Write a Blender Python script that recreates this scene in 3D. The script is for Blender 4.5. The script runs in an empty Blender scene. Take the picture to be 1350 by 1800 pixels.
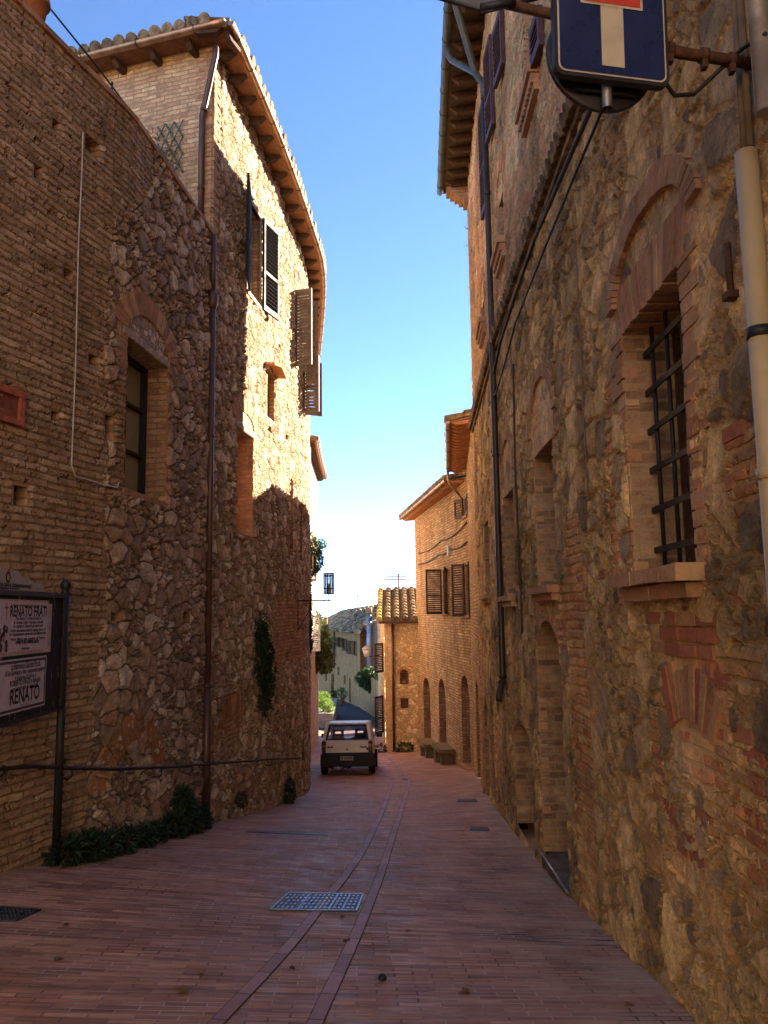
import bpy, bmesh, math, random
import numpy as np
from mathutils import Vector, Matrix, Euler
random.seed(7); RNG = np.random.default_rng(7)
SC = bpy.context.scene
COL = SC.collection
# ------------------------------------------------------------------ camera, sky, sun, exposure
F_PX, TILT, ROLL = 1400.0, math.radians(7.3), math.radians(0.8)
_ct, _st, _cr, _sr = math.cos(TILT), math.sin(TILT), math.cos(ROLL), math.sin(ROLL)
FW = Vector((0, _ct, _st)); _u = Vector((0, -_st, _ct)); _r = Vector((1, 0, 0))
UP = _u * _cr + _r * _sr; RT = _r * _cr - _u * _sr
cam = bpy.data.cameras.new('camera'); camo = bpy.data.objects.new('camera', cam); COL.objects.link(camo)
M = Matrix((RT, UP, -FW)).transposed().to_4x4(); camo.matrix_world = M      # the eye is the origin of the scene
cam.sensor_fit = 'VERTICAL'; cam.sensor_height = 36; cam.lens = 36 * F_PX / 1800
cam.clip_start = 0.05; cam.clip_end = 20000
SC.camera = camo
SUN_AZ, SUN_EL = math.radians(48), math.radians(23.5)      # right of straight ahead, above the horizon
SUN_DIR = Vector((math.sin(SUN_AZ) * math.cos(SUN_EL), math.cos(SUN_AZ) * math.cos(SUN_EL), math.sin(SUN_EL)))
W = bpy.data.worlds.new('World'); SC.world = W; W.use_nodes = True
wn = W.node_tree.nodes; wl = W.node_tree.links
sky = wn.new('ShaderNodeTexSky'); sky.sky_type = 'NISHITA'; sky.sun_disc = False
sky.sun_elevation = SUN_EL; sky.sun_rotation = SUN_AZ; sky.altitude = 300
sky.air_density = 0.35; sky.dust_density = 0.0; sky.ozone_density = 2.0
hs = wn.new('ShaderNodeHueSaturation'); hs.inputs['Saturation'].default_value = 1.08
wl.new(sky.outputs[0], hs.inputs['Color']); wl.new(hs.outputs[0], wn['Background'].inputs[0]); wn['Background'].inputs[1].default_value = 0.102
sun = bpy.data.lights.new('sun', 'SUN'); suno = bpy.data.objects.new('sun', sun); COL.objects.link(suno)
sun.energy = 5.0; sun.angle = math.radians(0.5); sun.color = (1.0, 0.88, 0.70)
suno.rotation_euler = (-SUN_DIR).to_track_quat('-Z', 'Y').to_euler()
SC.view_settings.view_transform = 'Standard'; SC.view_settings.look = 'None'
SC.view_settings.gamma = 1.0; SC.view_settings.exposure = 2.66; SC.view_settings.use_curve_mapping = False
SC.render.engine = 'CYCLES'
SC.cycles.max_bounces = 10; SC.cycles.diffuse_bounces = 6; SC.cycles.use_denoising = True; SC.cycles.use_guiding = True; SC.cycles.use_volume_guiding = False
SC.cycles.sample_clamp_indirect = 8

# ------------------------------------------------------------------ helpers
def ray(x, y):
    d = FW * F_PX + RT * (x - 675) - UP * (y - 900)
    return d.x / d.y, d.z / d.y
def at(x, y, Y):
    a, b = ray(x, y); return Vector((a * Y, Y, b * Y))
ORG = {}
def tag(o, label=None, cat=None, group=None, kind=None):
    if label: o['label'] = label
    if cat: o['category'] = cat
    if group: o['group'] = group
    if kind: o['kind'] = kind
    return o
def thing(name, loc, label, cat, group=None):
    o = bpy.data.objects.new(name, None); COL.objects.link(o); o.location = loc; o.empty_display_size = .2
    ORG[o] = Vector(loc); return tag(o, label, cat, group)
def link_mesh(name, me, mat, parent=None, loc=None):
    """link a mesh whose vertices are in world coordinates; its origin goes to its parent's origin or its own foot"""
    o = bpy.data.objects.new(name, me); COL.objects.link(o)
    if mat is not None:
        for m in (mat if isinstance(mat, (list, tuple)) else [mat]): me.materials.append(m)
    if parent is not None: org = ORG[parent]
    elif loc is not None: org = Vector(loc)
    else:
        n = len(me.vertices); c = np.empty(n * 3, np.float32); me.vertices.foreach_get('co', c); c = c.reshape(-1, 3)
        lo, hi = c.min(0), c.max(0); org = Vector(((lo[0] + hi[0]) / 2, (lo[1] + hi[1]) / 2, lo[2]))
    me.transform(Matrix.Translation(-org)); ORG[o] = org
    if parent is not None: o.parent = parent
    else: o.location = org
    return o
class MB:
    def __init__(s): s.v = []; s.f = []; s.uv = []; s.mi = []; s.m = 0; s.sm = []; s.smooth = False
    def face(s, pts, uv=None):
        b = len(s.v); s.v += [tuple(p) for p in pts]; s.f.append(tuple(range(b, b + len(pts))))
        if uv is None:
            p0 = Vector(pts[0]); e = (Vector(pts[1]) - p0); l = e.length or 1; e = e / l
            n = e.cross(Vector(pts[-1]) - p0); n = n.normalized() if n.length > 1e-9 else Vector((0, 0, 1)); g = n.cross(e)
            uv = [((Vector(p) - p0).dot(e), (Vector(p) - p0).dot(g)) for p in pts]
        s.uv.append(list(uv)); s.mi.append(s.m); s.sm.append(s.smooth)
    def hexa(s, p):     # p: 4 lower + 4 upper corners, both anticlockwise from above
        for q in ((3, 2, 1, 0), (4, 5, 6, 7), (0, 1, 5, 4), (1, 2, 6, 5), (2, 3, 7, 6), (3, 0, 4, 7)): s.face([p[i] for i in q])
    def box(s, c, size, rot=None, fr=None):
        """box at c; fr = (ex, ey, ez) axes"""
        c = Vector(c); hx, hy, hz = size[0] / 2, size[1] / 2, size[2] / 2
        if fr is None:
            fr = (Vector((1, 0, 0)), Vector((0, 1, 0)), Vector((0, 0, 1)))
            if rot is not None: R = Euler(rot).to_matrix(); fr = tuple(R @ e for e in fr)
        ex, ey, ez = fr
        pts = [c + ex * (i * hx) + ey * (j * hy) + ez * (k * hz) for k in (-1, 1) for (i, j) in ((-1, -1), (1, -1), (1, 1), (-1, 1))]
        s.hexa(pts)
    def tube(s, pts, r, n=8, cap=True, closed=False):
        pts = [Vector(p) for p in pts]; m = len(pts); rs = r if isinstance(r, (list, tuple)) else [r] * m
        rings = []; prev = None
        for i, p in enumerate(pts):
            t = (pts[min(i + 1, m - 1)] - pts[max(i - 1, 0)]).normalized()
            if prev is None:
                a = Vector((0, 0, 1)) if abs(t.z) < .9 else Vector((1, 0, 0)); u = t.cross(a).normalized()
            else: u = (prev - t * prev.dot(t)).normalized()
            prev = u; w = t.cross(u)
            rings.append([p + (u * math.cos(2 * math.pi * k / n) + w * math.sin(2 * math.pi * k / n)) * rs[i] for k in range(n)])
        so = s.smooth; s.smooth = True
        for i in range(m - 1):
            for k in range(n):
                k2 = (k + 1) % n; s.face([rings[i][k], rings[i][k2], rings[i + 1][k2], rings[i + 1][k]])
        s.smooth = so
        if cap: s.face(rings[0][::-1]); s.face(rings[-1])
    def lathe(s, c, prof, n=20, axis=None):
        c = Vector(c); ez = Vector(axis).normalized() if axis is not None else Vector((0, 0, 1))
        ex = ez.orthogonal().normalized(); ey = ez.cross(ex)
        R = [[c + ez * z + (ex * math.cos(2 * math.pi * k / n) + ey * math.sin(2 * math.pi * k / n)) * r for k in range(n)] for r, z in prof]
        so = s.smooth; s.smooth = True
        for i in range(len(R) - 1):
            for k in range(n):
                k2 = (k + 1) % n; s.face([R[i][k], R[i][k2], R[i + 1][k2], R[i + 1][k]])
        s.smooth = so
    def prism(s, poly, d):
        """polygon (world points) extruded along vector d, closed"""
        poly = [Vector(p) for p in poly]; d = Vector(d); n = len(poly)
        q = [p + d for p in poly]; s.face(poly[::-1]); s.face(q)
        for i in range(n):
            j = (i + 1) % n; s.face([poly[i], poly[j], q[j], q[i]])
    def mesh(s, name='m', merge=True):
        me = bpy.data.meshes.new(name); V = np.array(s.v, np.float64).reshape(-1, 3)
        me.from_pydata(s.v, [], s.f)
        uvl = me.uv_layers.new(name='UVMap'); flat = [c for u in s.uv for p in u for c in p]
        uvl.data.foreach_set('uv', flat)
        me.polygons.foreach_set('material_index', s.mi); me.polygons.foreach_set('use_smooth', s.sm)
        if merge:
            bm = bmesh.new(); bm.from_mesh(me); bmesh.ops.remove_doubles(bm, verts=bm.verts, dist=2e-5); bm.to_mesh(me); bm.free()
        me.update(); return me
    def build(s, name, mat, parent=None, loc=None, bevel=0, merge=True):
        me = s.mesh(name, merge)
        if bevel:
            bm = bmesh.new(); bm.from_mesh(me); bmesh.ops.recalc_face_normals(bm, faces=bm.faces)
            bmesh.ops.bevel(bm, geom=[e for e in bm.edges if len(e.link_faces) == 2 and e.calc_face_angle(0) > .6], offset=bevel, segments=2, affect='EDGES', clamp_overlap=True)
            bm.to_mesh(me); bm.free()
        return link_mesh(name, me, mat, parent, loc)

# ------------------------------------------------------------------ node helper
class NT:
    def __init__(s, name, disp=False):
        s.m = bpy.data.materials.new(name); s.m.use_nodes = True; s.t = s.m.node_tree
        s.b = s.t.nodes['Principled BSDF']; s.out = s.t.nodes['Material Output']
        if disp: s.m.displacement_method = 'BOTH'
    def n(s, ty, **kw):
        nd = s.t.nodes.new(ty)
        for k, v in kw.items(): setattr(nd, k, v)
        return nd
    def put(s, sock, v):
        if v is None: return
        if isinstance(v, bpy.types.NodeSocket): s.t.links.new(v, sock)
        else:
            if sock.type == 'RGBA' and len(v) == 3: v = (*v, 1)
            sock.default_value = v
    def attr(s, name, out='Fac'): return s.n('ShaderNodeAttribute', attribute_name=name).outputs[out]
    def uv(s): return s.n('ShaderNodeUVMap', uv_map='UVMap').outputs[0]
    def obj(s): return s.n('ShaderNodeTexCoord').outputs['Object']
    def island(s): return s.n('ShaderNodeNewGeometry').outputs['Random Per Island']
    def math(s, op, a, b=None, c=None, clamp=False):
        nd = s.n('ShaderNodeMath', operation=op, use_clamp=clamp); s.put(nd.inputs[0], a); s.put(nd.inputs[1], b)
        if c is not None: s.put(nd.inputs[2], c)
        return nd.outputs[0]
    def vm(s, op, a, b=None, sc=None):
        nd = s.n('ShaderNodeVectorMath', operation=op); s.put(nd.inputs[0], a)
        if b is not None: s.put(nd.inputs[1], b)
        if sc is not None: s.put(nd.inputs['Scale'], sc)
        return nd.outputs['Value' if op in ('LENGTH', 'DOT_PRODUCT') else 'Vector']
    def noise(s, v, scale, detail=3, rough=.55, out='Fac', dist=0, dim='3D'):
        nd = s.n('ShaderNodeTexNoise', noise_dimensions=dim); s.put(nd.inputs['Vector'], v)
        nd.inputs['Scale'].default_value = scale; nd.inputs['Detail'].default_value = detail
        nd.inputs['Roughness'].default_value = rough; nd.inputs['Distortion'].default_value = dist
        return nd.outputs[out]
    def vor(s, v, scale, feat='F1', out='Distance', rand=1.0):
        nd = s.n('ShaderNodeTexVoronoi', voronoi_dimensions='2D', feature=feat); s.put(nd.inputs['Vector'], v)
        nd.inputs['Scale'].default_value = scale; nd.inputs['Randomness'].default_value = rand
        return nd.outputs[out]
    def mapr(s, v, a, b, c=0., d=1., smooth=True):
        nd = s.n('ShaderNodeMapRange', interpolation_type='SMOOTHSTEP' if smooth else 'LINEAR'); s.put(nd.inputs[0], v)
        for i, x in enumerate((a, b, c, d)): s.put(nd.inputs[i + 1], x)
        return nd.outputs[0]
    def mix(s, f, a, b, mode='MIX'):
        nd = s.n('ShaderNodeMix', data_type='RGBA', blend_type=mode); nd.clamp_factor = True
        s.put(nd.inputs[0], f); s.put(nd.inputs[6], a); s.put(nd.inputs[7], b); return nd.outputs[2]
    def fmix(s, f, a, b):
        nd = s.n('ShaderNodeMix', data_type='FLOAT'); s.put(nd.inputs[0], f); s.put(nd.inputs[2], a); s.put(nd.inputs[3], b); return nd.outputs[0]
    def ramp(s, f, stops, interp='LINEAR'):
        nd = s.n('ShaderNodeValToRGB'); cr = nd.color_ramp; cr.interpolation = interp
        while len(cr.elements) < len(stops): cr.elements.new(.5)
        for e, (p, c) in zip(cr.elements, stops): e.position = p; e.color = (*c, 1) if len(c) == 3 else c
        s.put(nd.inputs[0], f); return nd.outputs[0]
    def sep(s, v):
        nd = s.n('ShaderNodeSeparateXYZ'); s.put(nd.inputs[0], v); return nd.outputs
    def comb(s, x, y, z=0.):
        nd = s.n('ShaderNodeCombineXYZ'); s.put(nd.inputs[0], x); s.put(nd.inputs[1], y); s.put(nd.inputs[2], z); return nd.outputs[0]
    def bump(s, h, strength=.5, dist=.01):
        nd = s.n('ShaderNodeBump'); s.put(nd.inputs['Height'], h); nd.inputs['Strength'].default_value = strength
        nd.inputs['Distance'].default_value = dist; s.t.links.new(nd.outputs[0], s.b.inputs['Normal'])
    def disp(s, h, mid=0.):
        nd = s.n('ShaderNodeDisplacement'); s.put(nd.inputs['Height'], h); nd.inputs['Midlevel'].default_value = mid
        nd.inputs['Scale'].default_value = 1; s.t.links.new(nd.outputs[0], s.out.inputs['Displacement'])
    def fin(s, col, rough=.9, spec=.25, metal=0.):
        s.put(s.b.inputs['Base Color'], col); s.put(s.b.inputs['Roughness'], rough)
        s.b.inputs['Specular IOR Level'].default_value = spec; s.b.inputs['Metallic'].default_value = metal
        return s.m
def scl(c, k): return tuple(min(1, x * k) for x in c)
# ------------------------------------------------------------------ materials
def rubble(nt, uv, sc, pal, mortar, aspect=1.3, amp=.045, d0=.03, d1=.26, sub=.55, pit=.35, rag=.12, warp=.16, w2s=.055, meda=.55):
    """random stones in mortar: colour and height (m)"""
    w = nt.vm('SCALE', nt.vm('SUBTRACT', nt.noise(uv, 2.6, 2, out='Color'), (.5, .5, .5)), sc=warp)
    w2 = nt.vm('SCALE', nt.vm('SUBTRACT', nt.noise(uv, 15, 3, .6, out='Color'), (.5, .5, .5)), sc=w2s)
    p = nt.vm('MULTIPLY', nt.vm('ADD', nt.vm('ADD', uv, w), w2), (sc, sc * aspect, 0))
    dA = nt.vor(p, 1, 'DISTANCE_TO_EDGE'); cA = nt.sep(nt.vor(p, 1, 'F1', 'Color'))
    dB = nt.vor(p, 2.2, 'DISTANCE_TO_EDGE'); cB = nt.sep(nt.vor(p, 2.2, 'F1', 'Color'))
    split = nt.math('LESS_THAN', cA[0], sub)
    d = nt.fmix(split, dA, nt.math('MINIMUM', dA, nt.math('MULTIPLY', dB, .6)))
    r1 = nt.fmix(split, cA[1], cB[1]); r2 = nt.fmix(split, cA[2], cB[2])
    fine = nt.noise(uv, 42, 5, .75); med = nt.noise(uv, 9, 5, .7); speck = nt.noise(uv, 130, 2, .6)
    d = nt.math('ADD', d, nt.math('MULTIPLY', nt.math('SUBTRACT', fine, .5), rag))
    body = nt.mapr(d, d0, d1)
    h = nt.math('MULTIPLY', body, nt.math('MULTIPLY_ADD', r2, .65, .35))
    h = nt.math('ADD', h, nt.math('MULTIPLY', nt.math('SUBTRACT', fine, .5), pit))
    h = nt.math('ADD', h, nt.math('MULTIPLY', nt.math('SUBTRACT', med, .5), meda))
    col = nt.ramp(r1, pal, 'CONSTANT')
    col = nt.mix(.85, col, nt.ramp(nt.math('ADD', nt.math('MULTIPLY', med, .5), nt.math('MULTIPLY_ADD', fine, .32, nt.math('MULTIPLY', speck, .18))), [(.36, (.28, .26, .24)), (.5, (1, 1, 1)), (.64, (1.95, 1.88, 1.7))]), 'MULTIPLY')
    mc = nt.mix(nt.mapr(fine, .35, .65), mortar, scl(mortar, .55))
    col = nt.mix(nt.mapr(d, d0, d0 + .05), mc, col)
    return col, nt.math('MULTIPLY', h, amp)
def bricks(nt, uv, bw, bh, mort, pal, mcol, amp=.016, warp=.012, worn=.5):
    w = nt.vm('SCALE', nt.vm('SUBTRACT', nt.noise(uv, 1.4, 2, out='Color'), (.5, .5, .5)), sc=warp * 5)
    w2 = nt.vm('SCALE', nt.vm('SUBTRACT', nt.noise(uv, 14, 3, .65, out='Color'), (.5, .5, .5)), sc=warp * 2.6)
    p = nt.vm('ADD', nt.vm('ADD', uv, w), w2)
    bt = nt.n('ShaderNodeTexBrick', offset=.5, squash=1.0); nt.put(bt.inputs['Vector'], p)
    for k, v in (('Scale', 1), ('Mortar Size', mort), ('Mortar Smooth', .35), ('Bias', 0), ('Brick Width', bw), ('Row Height', bh)): bt.inputs[k].default_value = v
    nt.put(bt.inputs['Color1'], (0, 0, 0, 1)); nt.put(bt.inputs['Color2'], (1, 1, 1, 1)); nt.put(bt.inputs['Mortar'], (.5, .5, .5, 1))
    rnd = nt.sep(bt.outputs['Color'])[0]; fac = bt.outputs['Fac']
    fine = nt.noise(uv, 45, 4, .7); med = nt.noise(uv, 6, 4, .7)
    col = nt.ramp(rnd, pal, 'LINEAR')
    col = nt.mix(.8, col, nt.ramp(nt.math('MULTIPLY_ADD', med, .65, nt.math('MULTIPLY', fine, .35)), [(.34, (.36, .33, .31)), (.51, (1, 1, 1)), (.68, (1.65, 1.56, 1.4))]), 'MULTIPLY')
    col = nt.mix(nt.math('MULTIPLY', fac, nt.mapr(med, .25, .55, .35, 1)), col, nt.mix(fine, mcol, scl(mcol, .7)))
    inv = nt.math('SUBTRACT', 1, fac)
    h = nt.math('MULTIPLY', inv, nt.math('MULTIPLY_ADD', rnd, .35, .65))
    h = nt.math('ADD', h, nt.math('MULTIPLY', nt.math('SUBTRACT', fine, .5), .5))
    # rows worn away here and there
    hole = nt.mapr(nt.noise(uv, 3.1, 4, .75), .62, .74)
    h = nt.math('SUBTRACT', h, nt.math('MULTIPLY', hole, 2.2 * worn))
    pitn = nt.mapr(nt.noise(nt.vm('ADD', uv, (5, 3, 0)), 8.5, 3, .7), .58, .70)
    h = nt.math('SUBTRACT', h, nt.math('MULTIPLY', pitn, 1.6 * worn))
    col = nt.mix(nt.math('MULTIPLY', pitn, .35 * min(1, worn)), col, scl(mcol, .5))
    return col, nt.math('MULTIPLY', h, amp)
def masonry(name, rub=None, bri=None, stain=(.55, .5, .45), stain_amt=.5, zone_noise=.5, rough=.92, soot=None, gain=1.5, sat=.9, big=None):
    nt = NT(name, disp=True); uv = nt.uv()
    if rub and bri:
        c1, h1 = rubble(nt, uv, **rub); c2, h2 = bricks(nt, uv, **bri)
        z = nt.math('ADD', nt.attr('zone'), nt.math('MULTIPLY', nt.math('SUBTRACT', nt.noise(uv, 3.2, 3, .7), .5), zone_noise))
        f = nt.mapr(z, .46, .54); c = nt.mix(f, c1, c2); h = nt.fmix(f, h1, h2)
    elif rub: c, h = rubble(nt, uv, **rub)
    else: c, h = bricks(nt, uv, **bri)
    sx = nt.vm('MULTIPLY', uv, (1.0, .35, 0))
    st = nt.mapr(nt.noise(sx, 1.5, 4, .65), .42, .68)
    c = nt.mix(nt.math('MULTIPLY', st, stain_amt), c, nt.mix(1, c, stain, 'MULTIPLY'))
    if soot:        # dark weather crust in patches
        k = nt.mapr(nt.noise(nt.vm('ADD', uv, (31, 7, 0)), soot[0], 5, .7), soot[1], soot[1] + .12)
        c = nt.mix(nt.math('MULTIPLY', k, soot[2]), c, soot[3])
    if big: c = nt.mix(1, c, nt.ramp(nt.noise(nt.vm('ADD', uv, (3, 17, 0)), big[0], 3, .6), [(.36, (big[1],) * 3), (.62, (big[2],) * 3)]), 'MULTIPLY')
    hsv = nt.n('ShaderNodeHueSaturation'); hsv.inputs['Saturation'].default_value = sat; nt.put(hsv.inputs['Color'], c); c = nt.vm('SCALE', hsv.outputs[0], sc=gain)
    fade = nt.attr('fade')
    nt.disp(nt.math('MULTIPLY', h, fade))
    return nt.fin(c, rough, .2)
def simple(name, col, rough=.7, spec=.3, metal=0., var=.25, vs=8, bump=0., bs=30, isl=0.):
    nt = NT(name); o = nt.obj(); n1 = nt.noise(o, vs, 4, .65)
    c = nt.mix(nt.mapr(n1, .3, .7), scl(col, 1 - var), scl(col, 1 + var))
    if isl: c = nt.mix(1, c, nt.ramp(nt.island(), [(0, (1 - isl,) * 3), (1, (1 + isl,) * 3)]), 'MULTIPLY')
    if bump: nt.bump(nt.noise(o, bs, 4, .7), bump, .01)
    return nt.fin(c, nt.mapr(n1, .3, .7, rough - .08, min(1, rough + .08)), spec, metal)
def loose_brick(name, pal, dirt=.5, bump=.8):
    nt = NT(name); o = nt.obj(); r = nt.island()
    n1 = nt.noise(o, 30, 5, .7); n2 = nt.noise(o, 5, 3, .6)
    c = nt.ramp(r, pal)
    c = nt.mix(.8, c, nt.ramp(nt.math('MULTIPLY_ADD', n1, .5, nt.math('MULTIPLY', n2, .5)), [(.32, (.5, .47, .44)), (.5, (1, 1, 1)), (.7, (1.4, 1.35, 1.25))]), 'MULTIPLY')
    nt.bump(n1, bump, .015)
    return nt.fin(nt.vm('SCALE', c, sc=1.3), .92, .15)
OCHRE = [(0, (.20, .105, .045)), (.35, (.30, .165, .070)), (.7, (.26, .125, .055)), (1, (.38, .23, .105))]
REDB = [(0, (.20, .085, .045)), (.4, (.30, .12, .06)), (.75, (.27, .14, .07)), (1, (.36, .20, .10))]
M_left = masonry('rubble_and_brick_left',
    dict(sc=4.2, pal=[(0, (.22, .13, .070)), (.2, (.30, .175, .095)), (.4, (.36, .23, .13)), (.58, (.26, .145, .072)), (.72, (.40, .29, .19)), (.88, (.19, .12, .072))], mortar=(.15, .095, .052), amp=.062, w2s=.035, d0=.012, d1=.15, sub=.5, pit=.5),
    dict(bw=.27, bh=.068, mort=.010, pal=[(0, (.20, .11, .052)), (.35, (.29, .165, .075)), (.7, (.24, .13, .06)), (1, (.34, .215, .11))], mcol=(.20, .125, .065), amp=.030, worn=.9),
    stain=(.5, .46, .42), stain_amt=.6, gain=1.4, sat=.82, zone_noise=.9)
M_lhouse = masonry('rubble_left_house',
    dict(sc=4.6, pal=[(0, (.30, .19, .10)), (.2, (.40, .28, .16)), (.4, (.34, .21, .115)), (.58, (.46, .34, .21)), (.74, (.27, .16, .09)), (.9, (.50, .40, .27))], mortar=(.25, .16, .085), amp=.06, d0=.012, d1=.15, sub=.5, pit=.5),
    dict(bw=.27, bh=.066, mort=.010, pal=[(0, (.24, .115, .06)), (.4, (.33, .17, .08)), (1, (.40, .24, .12))], mcol=(.26, .165, .085), amp=.018, worn=.5),
    stain=(.55, .5, .45), stain_amt=.55, gain=1.3)
M_right = masonry('stone_blocks_right',
    dict(sc=3.1, pal=[(0, (.36, .25, .12)), (.2, (.25, .18, .10)), (.4, (.43, .295, .13)), (.58, (.19, .14, .08)), (.68, (.38, .255, .11)), (.84, (.33, .20, .085)), (.93, (.15, .11, .068))], mortar=(.45, .30, .135), aspect=1.2, amp=.036, d0=.04, d1=.085, sub=.55, pit=.8, rag=.14, warp=.12, w2s=.022, meda=.25),
    dict(bw=.30, bh=.075, mort=.014, pal=[(0, (.32, .135, .06)), (.4, (.42, .21, .085)), (.7, (.30, .18, .085)), (1, (.50, .32, .14))], mcol=(.45, .30, .135), amp=.024, worn=.5),
    stain=(.42, .37, .31), stain_amt=.55, soot=(2.4, .58, .5, (.12, .09, .058)), zone_noise=.9, gain=1.75, sat=1.0, big=(.5, .62, 1.22))
M_r3 = masonry('ochre_brick_shuttered', None,
    dict(bw=.30, bh=.085, mort=.016, pal=[(0, (.27, .155, .065)), (.4, (.41, .25, .10)), (.7, (.33, .18, .075)), (1, (.50, .33, .15))], mcol=(.21, .135, .06), amp=.022, worn=.4),
    stain=(.5, .42, .34), stain_amt=.6)
M_rbrick = masonry('ochre_brick_right', None,
    dict(bw=.28, bh=.066, mort=.010, pal=[(0, (.26, .145, .062)), (.4, (.37, .215, .09)), (.7, (.31, .165, .072)), (1, (.44, .28, .13))], mcol=(.37, .235, .105), amp=.014, worn=.3),
    stain=(.5, .42, .34), stain_amt=.5)
M_gable = masonry('ochre_brick_gable', None,
    dict(bw=.27, bh=.07, mort=.010, pal=[(0, (.36, .215, .095)), (.4, (.44, .28, .13)), (.75, (.34, .19, .09)), (1, (.52, .36, .18))], mcol=(.30, .19, .09), amp=.012, worn=.25),
    stain=(.6, .5, .42), stain_amt=.4)
M_niche = masonry('ochre_rubble_far',
    dict(sc=3.6, pal=[(0, (.40, .25, .10)), (.25, (.50, .33, .14)), (.5, (.42, .25, .10)), (.75, (.56, .40, .20))], mortar=(.42, .28, .12), amp=.02, pit=.3),
    dict(bw=.28, bh=.075, mort=.010, pal=[(0, (.40, .22, .09)), (.5, (.50, .30, .12)), (1, (.46, .24, .10))], mcol=(.42, .28, .13), amp=.012, worn=.3), stain=(.6, .5, .4), stain_amt=.4)
M_brick = loose_brick('old_brick', [(0, (.20, .10, .055)), (.4, (.30, .155, .075)), (.7, (.26, .115, .06)), (1, (.36, .22, .12))])
M_brick_r = loose_brick('old_brick_ochre', [(0, (.26, .145, .07)), (.35, (.36, .22, .11)), (.7, (.31, .15, .08)), (1, (.40, .26, .14))])
M_brick_o = loose_brick('brick_orange', [(0, (.32, .14, .06)), (.4, (.44, .21, .09)), (.7, (.38, .16, .07)), (1, (.50, .28, .12))])
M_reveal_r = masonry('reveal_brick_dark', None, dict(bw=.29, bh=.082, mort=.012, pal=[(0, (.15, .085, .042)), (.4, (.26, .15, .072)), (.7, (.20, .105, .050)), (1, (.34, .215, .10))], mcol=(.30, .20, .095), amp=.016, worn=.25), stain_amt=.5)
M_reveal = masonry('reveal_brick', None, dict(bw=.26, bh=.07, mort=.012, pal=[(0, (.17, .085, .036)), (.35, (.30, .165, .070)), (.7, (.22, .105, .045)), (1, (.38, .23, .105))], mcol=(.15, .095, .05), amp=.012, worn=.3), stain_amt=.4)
M_stone = simple('pale_stone', (.36, .28, .19), .9, .2, var=.35, vs=14, bump=.7, bs=40)
M_iron = simple('black_iron', (.022, .021, .022), .55, .4, .3, var=.3, bump=.15)
M_brownpipe = simple('brown_painted_metal', (.095, .045, .030), .45, .5, .2, var=.25, vs=5)
M_copper = simple('copper_gutter', (.42, .25, .15), .38, .5, .75, var=.3, vs=4)
M_darkpipe = simple('dark_pipe', (.040, .027, .019), .45, .5, .2, var=.3, vs=4)
M_greengut = simple('weathered_gutter', (.095, .09, .068), .5, .4, .4, var=.35, vs=6)
M_pianelle_d = simple('dark_eave_boards', (.11, .072, .045), .9, .15, var=.3, vs=10, bump=.4, bs=25, isl=.3)  # darker version of the eave boards, for the tall house
M_wood = simple('eave_timber', (.085, .045, .026), .85, .2, var=.35, vs=20, bump=.4, isl=.25)
M_pianelle = simple('terracotta_eave_boards', (.25, .115, .055), .85, .2, var=.25, vs=10, bump=.4, bs=25, isl=.3)
M_tile = simple('roof_tile_lichen', (.22, .155, .085), .95, .1, var=.55, vs=9, bump=.8, bs=35, isl=.4)
M_tile_f = simple('far_roof_tile', (.33, .25, .16), .95, .1, var=.6, vs=3, bump=.8, bs=12, isl=.5)
M_tile_y = simple('roof_tile_yellow', (.40, .29, .10), .95, .1, var=.5, vs=7, bump=.8, bs=35, isl=.4)
M_shutter = simple('dark_brown_shutter', (.058, .034, .027), .6, .25, var=.25, vs=6)
M_shutter_k = simple('blackish_shutter', (.020, .014, .014), .7, .2, var=.25, vs=6)
M_shutter_l = simple('lit_shutter', (.17, .125, .10), .65, .2, var=.25, vs=6)  # lighter brown for the far leaves: light on them is put into the colour
M_shutter_p = simple('maroon_shutter', (.075, .034, .038), .6, .3, var=.25, vs=6)
M_glass = simple('dark_window_glass', (.016, .018, .022), .06, .6, var=.1)
M_dark = simple('dark_backing', (.012, .010, .009), .95, .0, var=.1)
M_cable = simple('black_cable', (.02, .018, .017), .6, .3)
M_whitecable = simple('pale_cable', (.45, .42, .38), .6, .3, var=.2)
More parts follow.
